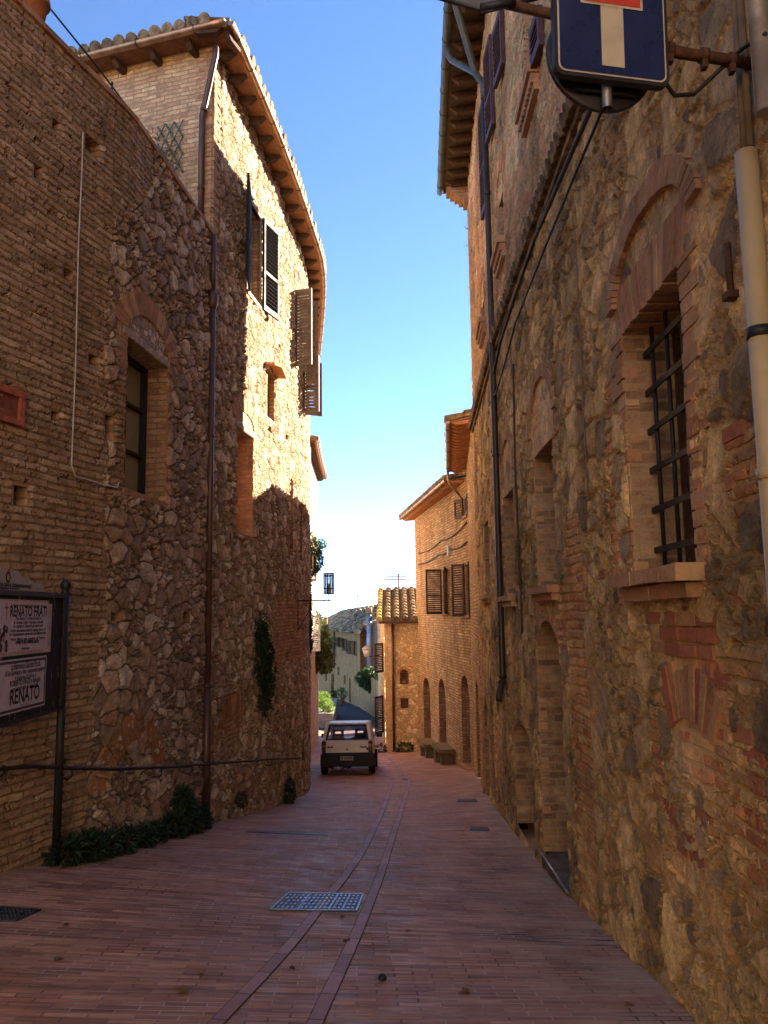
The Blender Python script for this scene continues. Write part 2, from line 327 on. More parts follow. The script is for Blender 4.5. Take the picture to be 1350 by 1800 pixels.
# ------------------------------------------------------------------ the two sides of the street in plan, and the ground between them
def smooth_poly(pts, it=2):
    for _ in range(it):
        q = [pts[0]]
        for a, b in zip(pts[:-1], pts[1:]):
            q += [(a[0] * .75 + b[0] * .25, a[1] * .75 + b[1] * .25), (a[0] * .25 + b[0] * .75, a[1] * .25 + b[1] * .75)]
        pts = q + [pts[-1]]
    return pts
class Path:
    """a wall line in plan; side = +1 when the street lies on its right"""
    def __init__(s, pts, side):
        P = np.array(pts, float); s.side = side
        d = np.hypot(*np.diff(P, axis=0).T); cs = np.concatenate([[0], np.cumsum(d)])
        s.L = cs[-1]; s.S = np.linspace(0, s.L, int(s.L / .04) + 1)
        s.X = np.interp(s.S, cs, P[:, 0]); s.Y = np.interp(s.S, cs, P[:, 1])
        tx, ty = np.gradient(s.X, s.S), np.gradient(s.Y, s.S)
        k = 9; ker = np.ones(k) / k
        tx = np.convolve(np.pad(tx, k // 2, 'edge'), ker, 'valid'); ty = np.convolve(np.pad(ty, k // 2, 'edge'), ker, 'valid')
        l = np.hypot(tx, ty); s.tx, s.ty = tx / l, ty / l
        s.nx, s.ny = s.side * s.ty, -s.side * s.tx
    def pos(s, S, off=0.):
        return (np.interp(S, s.S, s.X) + np.interp(S, s.S, s.nx) * off, np.interp(S, s.S, s.Y) + np.interp(S, s.S, s.ny) * off)
    def P(s, S, z, off=0.):
        x, y = s.pos(S, off); return Vector((float(x), float(y), z))
    def fr(s, S):
        t = Vector((float(np.interp(S, s.S, s.tx)), float(np.interp(S, s.S, s.ty)), 0)).normalized()
        n = Vector((s.side * t.y, -s.side * t.x, 0)); return t, n, Vector((0, 0, 1))
    def hit(s, x, y, off=0.):
        """arc length and height where the sight line of a pixel meets the wall, off metres in front of it"""
        a, b = ray(x, y); X = s.X + s.nx * off; Y = s.Y + s.ny * off
        g = np.where(Y > .5, X - a * Y, np.nan); idx = np.where(np.sign(g[:-1]) * np.sign(g[1:]) < 0)[0]
        if len(idx) == 0:
            i = int(np.nanargmin(abs(g / np.maximum(Y, 1)))); return float(s.S[i]), float(b * Y[i])
        i = idx[np.argmin(Y[idx])]; t = g[i] / (g[i] - g[i + 1])
        return float(s.S[i] + t * (s.S[i + 1] - s.S[i])), float(b * (Y[i] + t * (Y[i + 1] - Y[i])))
    def sY(s, Y): return float(np.interp(Y, s.Y, s.S))
_near = [(-5.2, -9.0), (-5.0, 0.0), (-4.2, 3.2), (-3.135, 6.73), (-2.70, 8.18)]
LP = Path([(-4.85, -3.5), (-4.8, -1.0), (-4.62, 1.8), (-3.33, 6.1), (-2.95, 7.35), (-2.72, 8.1), (-2.57, 9.5), (-2.435, 10.85)], 1)
LH = Path(smooth_poly([(-2.435, 10.85), (-2.05, 13.75), (-1.83, 15.9), (-1.70, 17.2), (-1.81, 19.0), (-2.20, 22.5), (-2.62, 26.0)], 3), 1)
RP = Path([(1.40, -2.2), (1.42, -1.0), (1.44, 0), (1.65, 10.9), (1.69, 11.9), (1.885, 16.1)], -1)
R2 = Path([(1.885, 16.1), (2.15, 19.4), (2.42, 22.8)], -1)
R3 = Path([(2.42, 22.8), (1.256, 32.3)], -1)
_Y = np.arange(-40, 140, .25)
def _prof(pts):
    p = np.array(pts); v = np.interp(_Y, p[:, 0], p[:, 1]); k = np.exp(-np.linspace(-2, 2, 13) ** 2); k /= k.sum()
    return np.convolve(np.pad(v, 6, 'edge'), k, 'valid')
DR = _prof([(-40, -2.0), (0, .0), (4.15, .40), (7.43, .88), (11.47, 1.31), (16.1, 1.87), (22.8, 2.77), (32.3, 3.72), (45, 4.5), (70, 5.15), (90, 5.6), (140, 7)])
DL = _prof([(-40, -2.6), (0, -.30), (6.73, .407), (8.18, .66), (11.2, 1.154), (13.26, 1.54), (17, 2.06), (22.8, 2.80), (32.3, 3.72), (45, 4.5), (70, 5.15), (90, 5.6), (140, 7)])
_EL = np.array([(-30, -30), (-14, -7), (-4.85, -3.5), (-4.62, 1.8), (-3.33, 6.1), (-2.72, 8.1), (-2.40, 11.2), (-1.6, 17), (-2.5, 26), (-4, 40), (-8, 90)])
_ER = np.array([(30, -30), (14, -7), (1.4, -2.2), (1.44, 0), (1.65, 11), (1.885, 16.1), (2.42, 22.8), (1.256, 32.3), (0, 45), (-2, 90)])
def ground_z(x, y):
    l = np.interp(y, _EL[:, 1], _EL[:, 0]); r = np.interp(y, _ER[:, 1], _ER[:, 0])
    t = np.clip((x - l) / (r - l), 0, 1)
    dish = -.035 * (1 - (2 * t - 1) ** 2)      # the middle of the street is its gutter
    return -1.6 - (np.interp(y, _Y, DL) * (1 - t) + np.interp(y, _Y, DR) * t) + dish
def gz(x, y): return float(ground_z(np.array(float(x)), np.array(float(y))))
def gp(x, y, off=0.):
    """point of the ground that a pixel looks at"""
    a, b = ray(x, y); lo, hi = 1.5, 120.
    for Y in np.arange(1.5, 120, .1):
        if b * Y <= gz(a * Y, Y) + off: hi = Y; lo = Y - .1; break
    for _ in range(20):
        m = (lo + hi) / 2
        if b * m <= gz(a * m, m) + off: hi = m
        else: lo = m
    return Vector((a * hi, hi, gz(a * hi, hi) + off))
# ---- ground sheets
def sheet(name, xs_fn, ys, nx, mat, dz=0., uvfn=None, kind='structure'):
    ny = len(ys); V = np.zeros((ny, nx, 3)); 
    for i, y in enumerate(ys):
        l, r = xs_fn(y); V[i, :, 0] = np.linspace(l, r, nx); V[i, :, 1] = y
    V[..., 2] = ground_z(V[..., 0], V[..., 1]) + dz
    o = grid_obj(name, V, mat, None, V[..., :2] if uvfn is None else uvfn(V)); o['kind'] = kind; return o
def grid_obj(name, V, mat, parent, UV, keep=None, attrs=None, flip=False, loc=None, smooth=True):
    ny, nx = V.shape[:2]; idx = np.arange(ny * nx).reshape(ny, nx)
    Q = np.stack([idx[:-1, :-1], idx[:-1, 1:], idx[1:, 1:], idx[1:, :-1]], -1).reshape(-1, 4)
    if keep is not None: Q = Q[keep.reshape(-1)]
    if flip: Q = Q[:, ::-1]
    used = np.zeros(ny * nx, bool); used[Q.ravel()] = True; remap = np.cumsum(used) - 1
    VV = V.reshape(-1, 3)[used].astype(np.float32); uv = UV.reshape(-1, 2)[used].astype(np.float32); Q = remap[Q].astype(np.int32)
    me = bpy.data.meshes.new(name); me.vertices.add(len(VV)); me.vertices.foreach_set('co', VV.ravel())
    me.loops.add(Q.size); me.loops.foreach_set('vertex_index', Q.ravel())
    me.polygons.add(len(Q)); me.polygons.foreach_set('loop_start', np.arange(0, Q.size, 4, dtype=np.int32))
    me.polygons.foreach_set('loop_total', np.full(len(Q), 4, np.int32))
    me.update(calc_edges=True)
    me.polygons.foreach_set('use_smooth', np.full(len(Q), smooth))
    ul = me.uv_layers.new(name='UVMap'); ul.data.foreach_set('uv', uv[Q.ravel()].ravel())
    for k, a in (attrs or {}).items():
        at_ = me.attributes.new(k, 'FLOAT', 'POINT'); at_.data.foreach_set('value', a.reshape(-1)[used].astype(np.float32))
    me.update()
    return link_mesh(name, me, mat, parent, loc)
# ------------------------------------------------------------------ walls with openings
class Op:
    """an opening in a wall: arc-length span, height span, rise of its arched head"""
    def __init__(s, path, s0, s1, z0, z1, rise=0.):
        s.p = path; s.s0, s.s1 = min(s0, s1), max(s0, s1); s.z0, s.z1, s.rise = z0, z1, rise
        s.sm = (s.s0 + s.s1) / 2; s.w = s.s1 - s.s0
    def top(s, S):
        S = np.asarray(S, float); u = np.clip((S - s.sm) / (s.w / 2), -1, 1)
        return s.z1 - s.rise + s.rise * np.sqrt(np.maximum(0, 1 - u * u))
def op_px(path, xl, xr, yt, yb, rise=0., at_x=None, off=0.):
    """opening whose sides stand at pixel columns xl, xr (read at mid height); yt, yb are read at column at_x"""
    ym = (yt + yb) / 2; s0, _ = path.hit(xl, ym, off); s1, _ = path.hit(xr, ym, off)
    ax = xl if at_x is None else at_x
    return Op(path, s0, s1, path.hit(ax, yb, off)[1], path.hit(ax, yt, off)[1], rise)
def lines(a, b, res, brk):
    br = sorted({a, b, *[x for x in brk if a < x < b]}); out = [br[0]]
    for p, q in zip(br[:-1], br[1:]):
        n = max(1, int(round((q - p) / res))); out += list(np.linspace(p, q, n + 1)[1:])
    return np.array(out)
def wall(name, path, s0, s1, z0, z1, res, ops, mat, parent, zone=None, topfn=None, botfn=None, uvoff=(0, 0), loc=None, calm=()):
    S = lines(s0, s1, res, [x for o in ops for x in (o.s0, o.s1)])
    Z = lines(z0, z1, res, [x for o in ops for x in ((o.z0, o.z1) if o.rise == 0 else (o.z0,))])
    SS, ZZ = np.meshgrid(S, Z); ZZ = ZZ.copy(); keep = np.ones((len(Z) - 1, len(S) - 1), bool)
    for o in ops:
        if o.rise > 0:
            for i in np.where((S >= o.s0 - 1e-6) & (S <= o.s1 + 1e-6))[0]:
                t = float(o.top(S[i])); j = int(np.argmin(abs(Z - t))); ZZ[j, i] = t
    cs = (S[:-1] + S[1:]) / 2
    cz = (ZZ[:-1, :-1] + ZZ[1:, :-1] + ZZ[:-1, 1:] + ZZ[1:, 1:]) / 4
    fade = np.ones_like(SS)
    for o in ops:
        keep &= ~((cs[None] > o.s0) & (cs[None] < o.s1) & (cz > o.z0) & (cz < o.top(cs)[None]))
        tp = o.top(S)[None]
        dx = np.maximum(o.s0 - SS, SS - o.s1); dz = np.maximum(o.z0 - ZZ, ZZ - tp)
        d = np.hypot(np.maximum(dx, 0), np.maximum(dz, 0)); fade = np.minimum(fade, np.clip(d / .05, 0, 1))
    for (cs_, cz_, rs_, rz_) in calm: fade = np.minimum(fade, np.clip((np.hypot((SS - cs_) / rs_, (ZZ - cz_) / rz_) - .85) / .3, .12, 1))
    if topfn is not None: keep &= cz < topfn(cs)[None]
    if botfn is not None: keep &= cz > botfn(cs)[None]
    x, y = path.pos(SS.ravel()); V = np.stack([x.reshape(SS.shape), y.reshape(SS.shape), ZZ], -1)
    UV = np.stack([SS + uvoff[0], ZZ + uvoff[1]], -1)
    A = dict(fade=fade); A['zone'] = np.zeros_like(SS) if zone is None else zone(SS, ZZ)
    return grid_obj(name, V, mat, parent, UV, keep, A, flip=path.side < 0, loc=loc)
def reveal(mb, o, depth, front=0., sill=True, n=20):
    """inner faces of an opening, from the wall plane back"""
    p = o.p; P = p.P
    zt0 = float(o.top(o.s0)); b = -depth
    def q(sa, za, sb, zb, u0, u1): mb.face([P(sa, za, front), P(sb, zb, front), P(sb, zb, b), P(sa, za, b)], [(0, u0), (0, u1), (depth, u1), (depth, u0)])
    def jamb(S):
        m = max(1, int((zt0 - o.z0) / .25))
        for k in range(m):
            za = o.z0 + (zt0 - o.z0) * k / m; zb = o.z0 + (zt0 - o.z0) * (k + 1) / m
            mb.face([P(S, za, front), P(S, zb, front), P(S, zb, b), P(S, za, b)], [(0, za), (0, zb), (depth, zb), (depth, za)])
    jamb(o.s0); jamb(o.s1)
    if o.rise:
        th = np.linspace(math.pi, 0, n + 1)
        ss = o.sm + o.w / 2 * np.cos(th)
    else: ss = np.array([o.s0, o.s1])
    for a, c in zip(ss[:-1], ss[1:]):
        za, zc = float(o.top(a)), float(o.top(c))
        mb.face([P(a, za, front), P(c, zc, front), P(c, zc, b), P(a, za, b)], [(0, a), (0, c), (depth, c), (depth, a)])
    if sill: mb.face([P(o.s0, o.z0, front), P(o.s1, o.z0, front), P(o.s1, o.z0, b), P(o.s0, o.z0, b)], [(0, o.s0), (0, o.s1), (depth, o.s1), (depth, o.s0)])
def back(mb, o, depth, n=16, ext=0.02):
    P = o.p.P; th = np.linspace(math.pi, 0, n + 1); pts = [P(o.s0 - ext, o.z0 - ext, -depth), P(o.s1 + ext, o.z0 - ext, -depth)]
    if o.rise: top = [(o.sm + (o.w / 2 + ext) * math.cos(t), float(o.top(o.sm + o.w / 2 * math.cos(t))) + ext) for t in th[::-1]]
    else: top = [(o.s1 + ext, o.z1 + ext), (o.s0 - ext, o.z1 + ext)]
    pts += [P(a, z, -depth) for a, z in top]
    uv = [(o.s0, o.z0), (o.s1, o.z0)] + top
    mb.face(pts, uv)
def blk(mb, p, s0, s1, z0, z1, f, b, jit=0.):
    """a block lying in a wall, from b to f metres in front of it"""
    j = lambda: random.uniform(-jit, jit)
    q = [(s0 + j(), z0 + j()), (s1 + j(), z0 + j()), (s1 + j(), z1 + j()), (s0 + j(), z1 + j())]
    f += random.uniform(-jit, jit) if jit else 0
    lo = [p.P(*q[0], b), p.P(*q[1], b), p.P(*q[1], f), p.P(*q[0], f)]; hi = [p.P(*q[3], b), p.P(*q[2], b), p.P(*q[2], f), p.P(*q[3], f)]
    mb.hexa(lo + hi)
def voussoirs(mb, p, sm, zc, rx, rz, w, n, f=.012, b=-.1, a0=0., a1=math.pi, gap=.12, jit=.004):
    """a ring of bricks round an arched head"""
    for k in range(n):
        t0 = a0 + (a1 - a0) * (k + gap / 2) / n; t1 = a0 + (a1 - a0) * (k + 1 - gap / 2) / n
        ff = f + random.uniform(-jit, jit); wj = w * random.uniform(.92, 1.06)
        def pt(t, e): return (sm + (rx + e) * math.cos(t), zc + (rz + e) * math.sin(t))
        q = [pt(t0, 0), pt(t0, wj), pt(t1, wj), pt(t1, 0)]
        lo = [p.P(*x, b) for x in q]; hi = [p.P(*x, ff) for x in q]; mb.hexa(lo + hi)
def quoins(mb, p, s, z0, z1, side, bh=.075, wl=.26, ws=.13, f=.010, b=-.08, jit=.006):
    """alternating brick ends up one side of an opening; side = -1 lies towards smaller s"""
    z = z0; k = 0
    while z < z1 - .02:
        h = min(bh, z1 - z); w = (wl if k % 2 else ws) * random.uniform(.85, 1.2)
        a, c = (s - w, s) if side < 0 else (s, s + w)
        blk(mb, p, a, c, z + .006, z + h - .004, f, b, jit); z += h; k += 1
# ------------------------------------------------------------------ street, terrain, hills
def paving():
    nt = NT('red_brick_paving'); uv = nt.uv()
    rows = nt.vm('ADD', uv, nt.vm('SCALE', nt.vm('SUBTRACT', nt.noise(uv, 1.1, 2, out='Color'), (.5, .5, .5)), sc=.03))
    bt = nt.n('ShaderNodeTexBrick', offset=.5); nt.put(bt.inputs['Vector'], rows)
    for k, v in (('Scale', 1), ('Mortar Size', .006), ('Mortar Smooth', .4), ('Bias', 0), ('Brick Width', .215), ('Row Height', .058)): bt.inputs[k].default_value = v
    nt.put(bt.inputs['Color1'], (0, 0, 0, 1)); nt.put(bt.inputs['Color2'], (1, 1, 1, 1)); nt.put(bt.inputs['Mortar'], (.5, .5, .5, 1))
    rnd = nt.sep(bt.outputs['Color'])[0]; fac = bt.outputs['Fac']
    big = nt.noise(uv, .55, 4, .6); fine = nt.noise(uv, 30, 4, .7); med = nt.noise(nt.vm('MULTIPLY', uv, (1, 3.0, 1)), 3.2, 4, .7)
    c = nt.ramp(rnd, [(0, (.165, .072, .043)), (.35, (.245, .112, .062)), (.7, (.31, .155, .088)), (1, (.20, .084, .050))])
    c = nt.mix(.9, c, nt.ramp(big, [(.3, (.72, .74, .78)), (.5, (1, 1, 1)), (.7, (1.18, 1.1, 1.02))]), 'MULTIPLY')
    c = nt.mix(.7, c, nt.ramp(nt.math('MULTIPLY_ADD', med, .6, nt.math('MULTIPLY', fine, .4)), [(.3, (.62, .6, .6)), (.5, (1, 1, 1)), (.7, (1.25, 1.25, 1.28))]), 'MULTIPLY')
    row = nt.noise(nt.vm('MULTIPLY', uv, (.25, 17.2, 1)), 1.0, 2, .5)
    c = nt.mix(.8, c, nt.ramp(row, [(.34, (.66, .64, .64)), (.5, (1, 1, 1)), (.66, (1.3, 1.27, 1.22))]), 'MULTIPLY')
    pt = nt.mapr(nt.noise(nt.vm('ADD', uv, (13, 4, 0)), .9, 5, .7), .52, .62); c = nt.mix(nt.math('MULTIPLY', pt, .35), c, (.15, .085, .062))
    # grey dust along the right-hand wall and in patches
    dust = nt.math('MULTIPLY', nt.attr('dust'), nt.mapr(nt.noise(uv, 2.2, 4, .7), .3, .62))
    c = nt.mix(dust, c, (.24, .18, .125))
    # spilt wet streaks lying along the courses
    stn = nt.math('MULTIPLY', nt.attr('stain'), nt.mapr(nt.noise(nt.vm('MULTIPLY', uv, (1.5, 9, 1)), 1.6, 3, .6), .42, .6))
    c = nt.mix(nt.math('MULTIPLY', stn, .95), c, (.035, .020, .017))
    jc = nt.mix(nt.mapr(nt.noise(uv, 1.7, 3, .6), .4, .6), (.32, .24, .19), (.040, .024, .019))
    c = nt.mix(nt.math('MULTIPLY', fac, nt.mapr(nt.noise(uv, 2.6, 2), .3, .6, .25, .9)), c, jc)
    h = nt.math('ADD', nt.math('MULTIPLY', nt.math('SUBTRACT', 1, fac), nt.math('MULTIPLY_ADD', rnd, .7, .7)), nt.math('MULTIPLY', fine, .35))
    nt.bump(h, .9, .006)
    r = nt.mapr(nt.noise(uv, 4, 4, .7), .3, .7, .5, .75)
    return nt.fin(nt.vm('SCALE', c, sc=1.95), r, .3)
M_pave = paving()
def street():
    ys = np.concatenate([np.arange(-30, 1.5, .5), np.arange(1.5, 14, .06), np.arange(14, 26, .15), np.arange(26, 43.01, .4)]); nx = 70
    V = np.zeros((len(ys), nx, 3))
    for i, y in enumerate(ys):
        l = np.interp(y, _EL[:, 1], _EL[:, 0]) - .8; r = np.interp(y, _ER[:, 1], _ER[:, 0]) + .9
        if y > 30: l -= (y - 30) * .05
        V[i, :, 0] = np.linspace(l, r, nx); V[i, :, 1] = y
    V[..., 2] = ground_z(V[..., 0], V[..., 1])
    X, Y = V[..., 0], V[..., 1]; wr = np.interp(Y, _ER[:, 1], _ER[:, 0])
    dust = np.clip(1 - (wr - X) / .75, 0, 1) ** 1.3 * .8 + np.exp(-((X - 1.1) ** 2 / .25 + (Y - 5.3) ** 2 / 4)) * .35
    wlx = np.interp(Y, _EL[:, 1], _EL[:, 0]); dust = np.maximum(dust, np.clip(1 - (X - wlx) / .38, 0, 1) ** 1.4 * .85)
    def g(px, py, sx, sy):
        p = gp(px, py); return np.exp(-((X - p.x) / sx) ** 2 - ((Y - p.y) / sy) ** 2)
    stain = g(950, 1648, .55, .16) + g(1010, 1650, .35, .2) + .8 * g(985, 1695, .3, .06) + .8 * g(900, 1530, .4, .2) + .6 * g(1060, 1600, .35, .5) + .5 * g(880, 1500, .3, .3)
    A = dict(dust=np.clip(dust, 0, 1), stain=np.clip(stain, 0, 1))
    ang = .04; U = np.stack([X * math.cos(ang) + Y * math.sin(ang), -X * math.sin(ang) + Y * math.cos(ang)], -1)
    o = grid_obj('street', V, M_pave, None, U, None, A); o['kind'] = 'structure'
street()
M_asph = simple('asphalt', (.060, .058, .062), .85, .3, var=.3, vs=2, bump=.3, bs=60)
sheet('asphalt_road', lambda y: (np.interp(y, [40, 60, 80, 100], [-4.6, -5.5, -8.5, -14]), np.interp(y, [40, 46, 60, 80, 100], [2.2, 1.4, .6, -2, -8])), np.arange(43.0, 100, 1.), 12, M_asph)
def strip(name, pts, w, dz, mat, uvs=1.0, n=60, kind='structure'):
    """a ribbon laid on the ground along points of the ground"""
    P = np.array([(p.x, p.y) for p in pts]); d = np.concatenate([[0], np.cumsum(np.hypot(*np.diff(P, axis=0).T))])
    t = np.linspace(0, d[-1], n); X = np.interp(t, d, P[:, 0]); Y = np.interp(t, d, P[:, 1])
    k = np.ones(5) / 5; X[2:-2] = np.convolve(X, k, 'valid'); Y[2:-2] = np.convolve(Y, k, 'valid')
    tx, ty = np.gradient(X), np.gradient(Y); l = np.hypot(tx, ty); nx, ny = ty / l, -tx / l
    V = np.zeros((n, 3, 3)); U = np.zeros((n, 3, 2))
    for j, e in enumerate((-.5, 0, .5)):
        V[:, j, 0] = X + nx * e * w; V[:, j, 1] = Y + ny * e * w; U[:, j, 0] = e * w + .05; U[:, j, 1] = t
    V[..., 2] = ground_z(V[..., 0], V[..., 1]) + dz
    o = grid_obj(name, V, mat, None, U); o['kind'] = kind; return o
def kerb_mat():
    nt = NT('worn_channel_stone'); uv = nt.uv(); bt = nt.n('ShaderNodeTexBrick', offset=0); nt.put(bt.inputs['Vector'], uv)
    for k, v in (('Scale', 1), ('Mortar Size', .006), ('Brick Width', 5), ('Row Height', .36)): bt.inputs[k].default_value = v
    nt.put(bt.inputs['Color1'], (.20, .088, .070, 1)); nt.put(bt.inputs['Color2'], (.29, .150, .122, 1)); nt.put(bt.inputs['Mortar'], (.05, .03, .026, 1))
    c = nt.mix(.6, bt.outputs['Color'], nt.ramp(nt.noise(uv, 12, 4, .7), [(.3, (.7, .7, .7)), (.7, (1.25, 1.25, 1.25))]), 'MULTIPLY')
    return nt.fin(nt.vm('SCALE', c, sc=1.75), .6, .3)
M_chan = kerb_mat(); M_joint = simple('dark_joint', (.12, .07, .055), .95, .1)
CH1 = [(330, 1850), (395, 1785), (450, 1728), (510, 1665), (545, 1618), (590, 1562), (637, 1498), (662, 1448), (680, 1405), (690, 1372)]
CH2 = [(530, 1850), (556, 1795), (590, 1722), (622, 1655), (644, 1600), (662, 1558), (686, 1485), (703, 1432), (714, 1395), (721, 1370)]
for ch in (CH1, CH2):
    pts = [gp(*p) for p in ch]
    strip('channel_joint', pts, .086, .003, M_joint); strip('channel_stones', pts, .074, .006, M_chan)
for ch in ([(690, 1371), (672, 1350), (655, 1322), (640, 1302)], [(721, 1369), (700, 1349), (672, 1322), (658, 1306)]):
    strip('channel_stones', [gp(*p) for p in ch], .10, .005, M_chan)
def terrain():
    R = np.concatenate([[0, 30, 60, 90, 130, 200, 350, 600, 1000, 1600, 2500], np.linspace(3200, 9000, 24)]); th = np.linspace(-math.pi, math.pi, 181)
    RR, TT = np.meshgrid(R, th, indexing='ij')
    Z = np.interp(RR, [0, 90, 200, 600, 1600, 3200, 9000], [-11, -13, -30, -95, -150, -140, -40])
    bump = 0
    for k, (a, f, p) in enumerate([(34, 5, .3), (22, 11, 1.7), (12, 23, .9), (7, 41, 2.2)]): bump = bump + a * np.sin(f * TT + p + RR * .0011 * (k + 1))
    Z = Z + bump * np.clip((RR - 1500) / 3000, 0, 1) * np.clip(RR / 6000, 0, 1.2)
    V = np.stack([RR * np.sin(TT), RR * np.cos(TT), Z], -1)
    nt = NT('wooded_hills'); o = nt.obj(); n1 = nt.noise(o, .0025, 5, .65)
    m = nt.fin(nt.ramp(n1, [(.35, (.035, .05, .02)), (.5, (.07, .085, .035)), (.65, (.16, .15, .07))]), .95, .1)
    g = grid_obj('terrain', V, m, None, V[..., :2], loc=(0, 0, -11)); g['kind'] = 'structure'
terrain()
# ------------------------------------------------------------------ generic building bits
def pathx(p, pre, post):
    """the same wall line run on straight past both ends"""
    a = (p.X[0] - p.tx[0] * pre, p.Y[0] - p.ty[0] * pre); b = (p.X[-1] + p.tx[-1] * post, p.Y[-1] + p.ty[-1] * post)
    idx = np.linspace(0, len(p.S) - 1, max(2, int(p.L / .4))).astype(int)
    return Path([a] + [(p.X[i], p.Y[i]) for i in idx] + [b], p.side)
def eave(parent, p, s0, s1, zf, over, drop, raf, mats, gut=None, gr=.065, inner=.7, tiles=True, trim=(0, 0), pitch=.30, rw=.085, rh=.11, hooks=.6, zo=0.):
    """overhanging eave: boarded soffit on rafters, tiled roof above it and a gutter along its edge"""
    n = max(2, int((s1 - s0) / .3)); S = np.linspace(s0, s1, n + 1)
    mb = MB()
    for a, c in zip(S[:-1], S[1:]):
        za, zc = zf(a) + zo, zf(c) + zo
        lo = [p.P(a, za + pitch * .15, -.15), p.P(c, zc + pitch * .15, -.15), p.P(c, zc - drop, over), p.P(a, za - drop, over)]
        if p.side > 0: lo = [lo[0], lo[3], lo[2], lo[1]]
        mb.hexa(lo + [q + Vector((0, 0, .045)) for q in lo])
    mb.build('soffit', mats[0], parent)
    k = int((s1 - s0) / raf)
    for i in range(k + 1):
        mb = MB()
        s = s0 + (s1 - s0 - .1) * i / max(1, k) + .05; z = zf(s) + zo; t, nn, ez = p.fr(s)
        def c(ds, off, dz): return p.P(s, z - drop * max(off, 0) / over + dz, off) + t * ds
        h = rw / 2
        lo = [c(-h, -.1, -rh), c(h, -.1, -rh), c(h, over - .17, -rh), c(-h, over - .17, -rh)]
        hi = [c(-h, -.1, .002), c(h, -.1, .002), c(h, over - .05, .002), c(-h, over - .05, .002)]
        mb.hexa(lo + hi); mb.build('rafter', mats[1], parent)
    mb = MB()      # fascia and roof
    for a, c in zip(S[:-1], S[1:]):
        za, zc = zf(a) + zo + .05, zf(c) + zo + .05
        q = [p.P(a, za - drop, over + .03), p.P(c, zc - drop, over + .03), p.P(c, zc + inner * pitch, -inner), p.P(a, za + inner * pitch, -inner)]
        if p.side < 0: q = q[::-1]
        mb.hexa(q + [x + Vector((0, 0, .05)) for x in q])
    if tiles:
        m = int((s1 - s0) / .21)
        for i in range(m + 1):
            s = s0 + (s1 - s0) * (i + .5) / (m + 1); z = zf(s) + zo + .10; L = over + inner
            if s - s0 < trim[0] or s1 - s < trim[1]: continue
            for r in range(int((over + inner) / .42) + 1):
                o0 = over + .09 - r * .42 + random.uniform(-.02, .02); o1 = o0 - .46
                g = lambda o_: z - drop + (over - o_) * (pitch * inner + drop) / (over + inner)
                mb.tube([p.P(s, g(o0) + .035, o0), p.P(s, g(o1) + .015, o1)], [.092, .075], 8)
    mb.build('roof', mats[2], parent)
    if gut:
        mb = MB(); mb.smooth = True; m = max(2, int((s1 - s0) / .25)); G = np.linspace(s0 - .02, s1 + .02, m + 1); off = over + gr * .75; ang = np.linspace(-.15, math.pi + .15, 9)
        def ring(s, rr): return [p.P(s, zf(s) + zo - drop + .035 - rr * math.sin(t), off + rr * math.cos(t)) for t in ang]
        R = [ring(s, gr) for s in G]; Ri = [ring(s, gr - .006) for s in G]
        for i in range(m):
            for k in range(8):
                mb.face([R[i][k], R[i][k + 1], R[i + 1][k + 1], R[i + 1][k]]); mb.face([Ri[i][k + 1], Ri[i][k], Ri[i + 1][k], Ri[i + 1][k + 1]])
            for k in (0, 8): mb.face([R[i][k], Ri[i][k], Ri[i + 1][k], R[i + 1][k]])
        mb.smooth = False
        for e in (0, m): mb.face(R[e])
        g = mb.build('gutter', gut, parent)
        kk = int((s1 - s0) / hooks)
        for i in range(kk):
            mb = MB(); s = s0 + (i + .5) * (s1 - s0) / kk
            mb.tube([p.P(s, zf(s) + zo - drop + .035 - (gr + .004) * math.sin(t), off + (gr + .004) * math.cos(t)) for t in np.linspace(-.5, math.pi, 9)], .006, 5)
            mb.build('gutter_hook', M_iron, g)
def shutter(parent, p, s, z0, z1, w, ang, mat, off=.04, dirn=1, th=.04, slat=.068, name='shutter'):
    """louvred leaf hinged at arc length s; ang 0 lies along the wall towards +s (dirn 1) or -s (dirn -1), 90 stands out of it"""
    t, n, ez = p.fr(s); h = p.P(s, 0, off); a = math.radians(ang); ex = (t * dirn) * math.cos(a) + n * math.sin(a); ey = ez.cross(ex)
    mb = MB(); fr = (ex, ey, ez); H = z1 - z0; st = .055
    def b(x, z, sx, sz, sy=th): mb.box(h + ex * x + ez * z, (sx, sy, sz), fr=fr)
    b(st / 2, (z0 + z1) / 2, st, H); b(w - st / 2, (z0 + z1) / 2, st, H)
    b(w / 2, z1 - .04, w - 2 * st, .08); b(w / 2, z0 + .05, w - 2 * st, .10)
    if H > 1.2: b(w / 2, z0 + H * .42, w - 2 * st, .06)
    k = int((H - .2) / slat)
    for i in range(k):
        z = z0 + .12 + (i + .5) * (H - .2) / k
        if H > 1.2 and abs(z - z0 - H * .42) < .04: continue
        c = h + ex * (w / 2) + ez * z; r = -math.radians(34)
        e2 = ey * math.cos(r) + ez * math.sin(r); e3 = ez * math.cos(r) - ey * math.sin(r)
        mb.box(c, (w - 2 * st, th * 1.6, .010), fr=(ex, e2, e3))
    return mb.build(name, mat, parent)
def pipe(name, pts, r, mat, parent=None, label=None, cat=None, n=10, group=None, clips=None):
    mb = MB(); mb.tube(pts, r, n)
    for c in clips or ():
        i = int(c * (len(pts) - 1)); f = c * (len(pts) - 1) - i; q = Vector(pts[i]).lerp(Vector(pts[min(i + 1, len(pts) - 1)]), f)
        d = (Vector(pts[min(i + 1, len(pts) - 1)]) - Vector(pts[i])).normalized(); rr = r if not isinstance(r, list) else r[i]
        mb.tube([q - d * .02, q + d * .02], rr + .008, n)
    o = mb.build(name, mat, parent)
    if label: tag(o, label, cat, group)
    return o
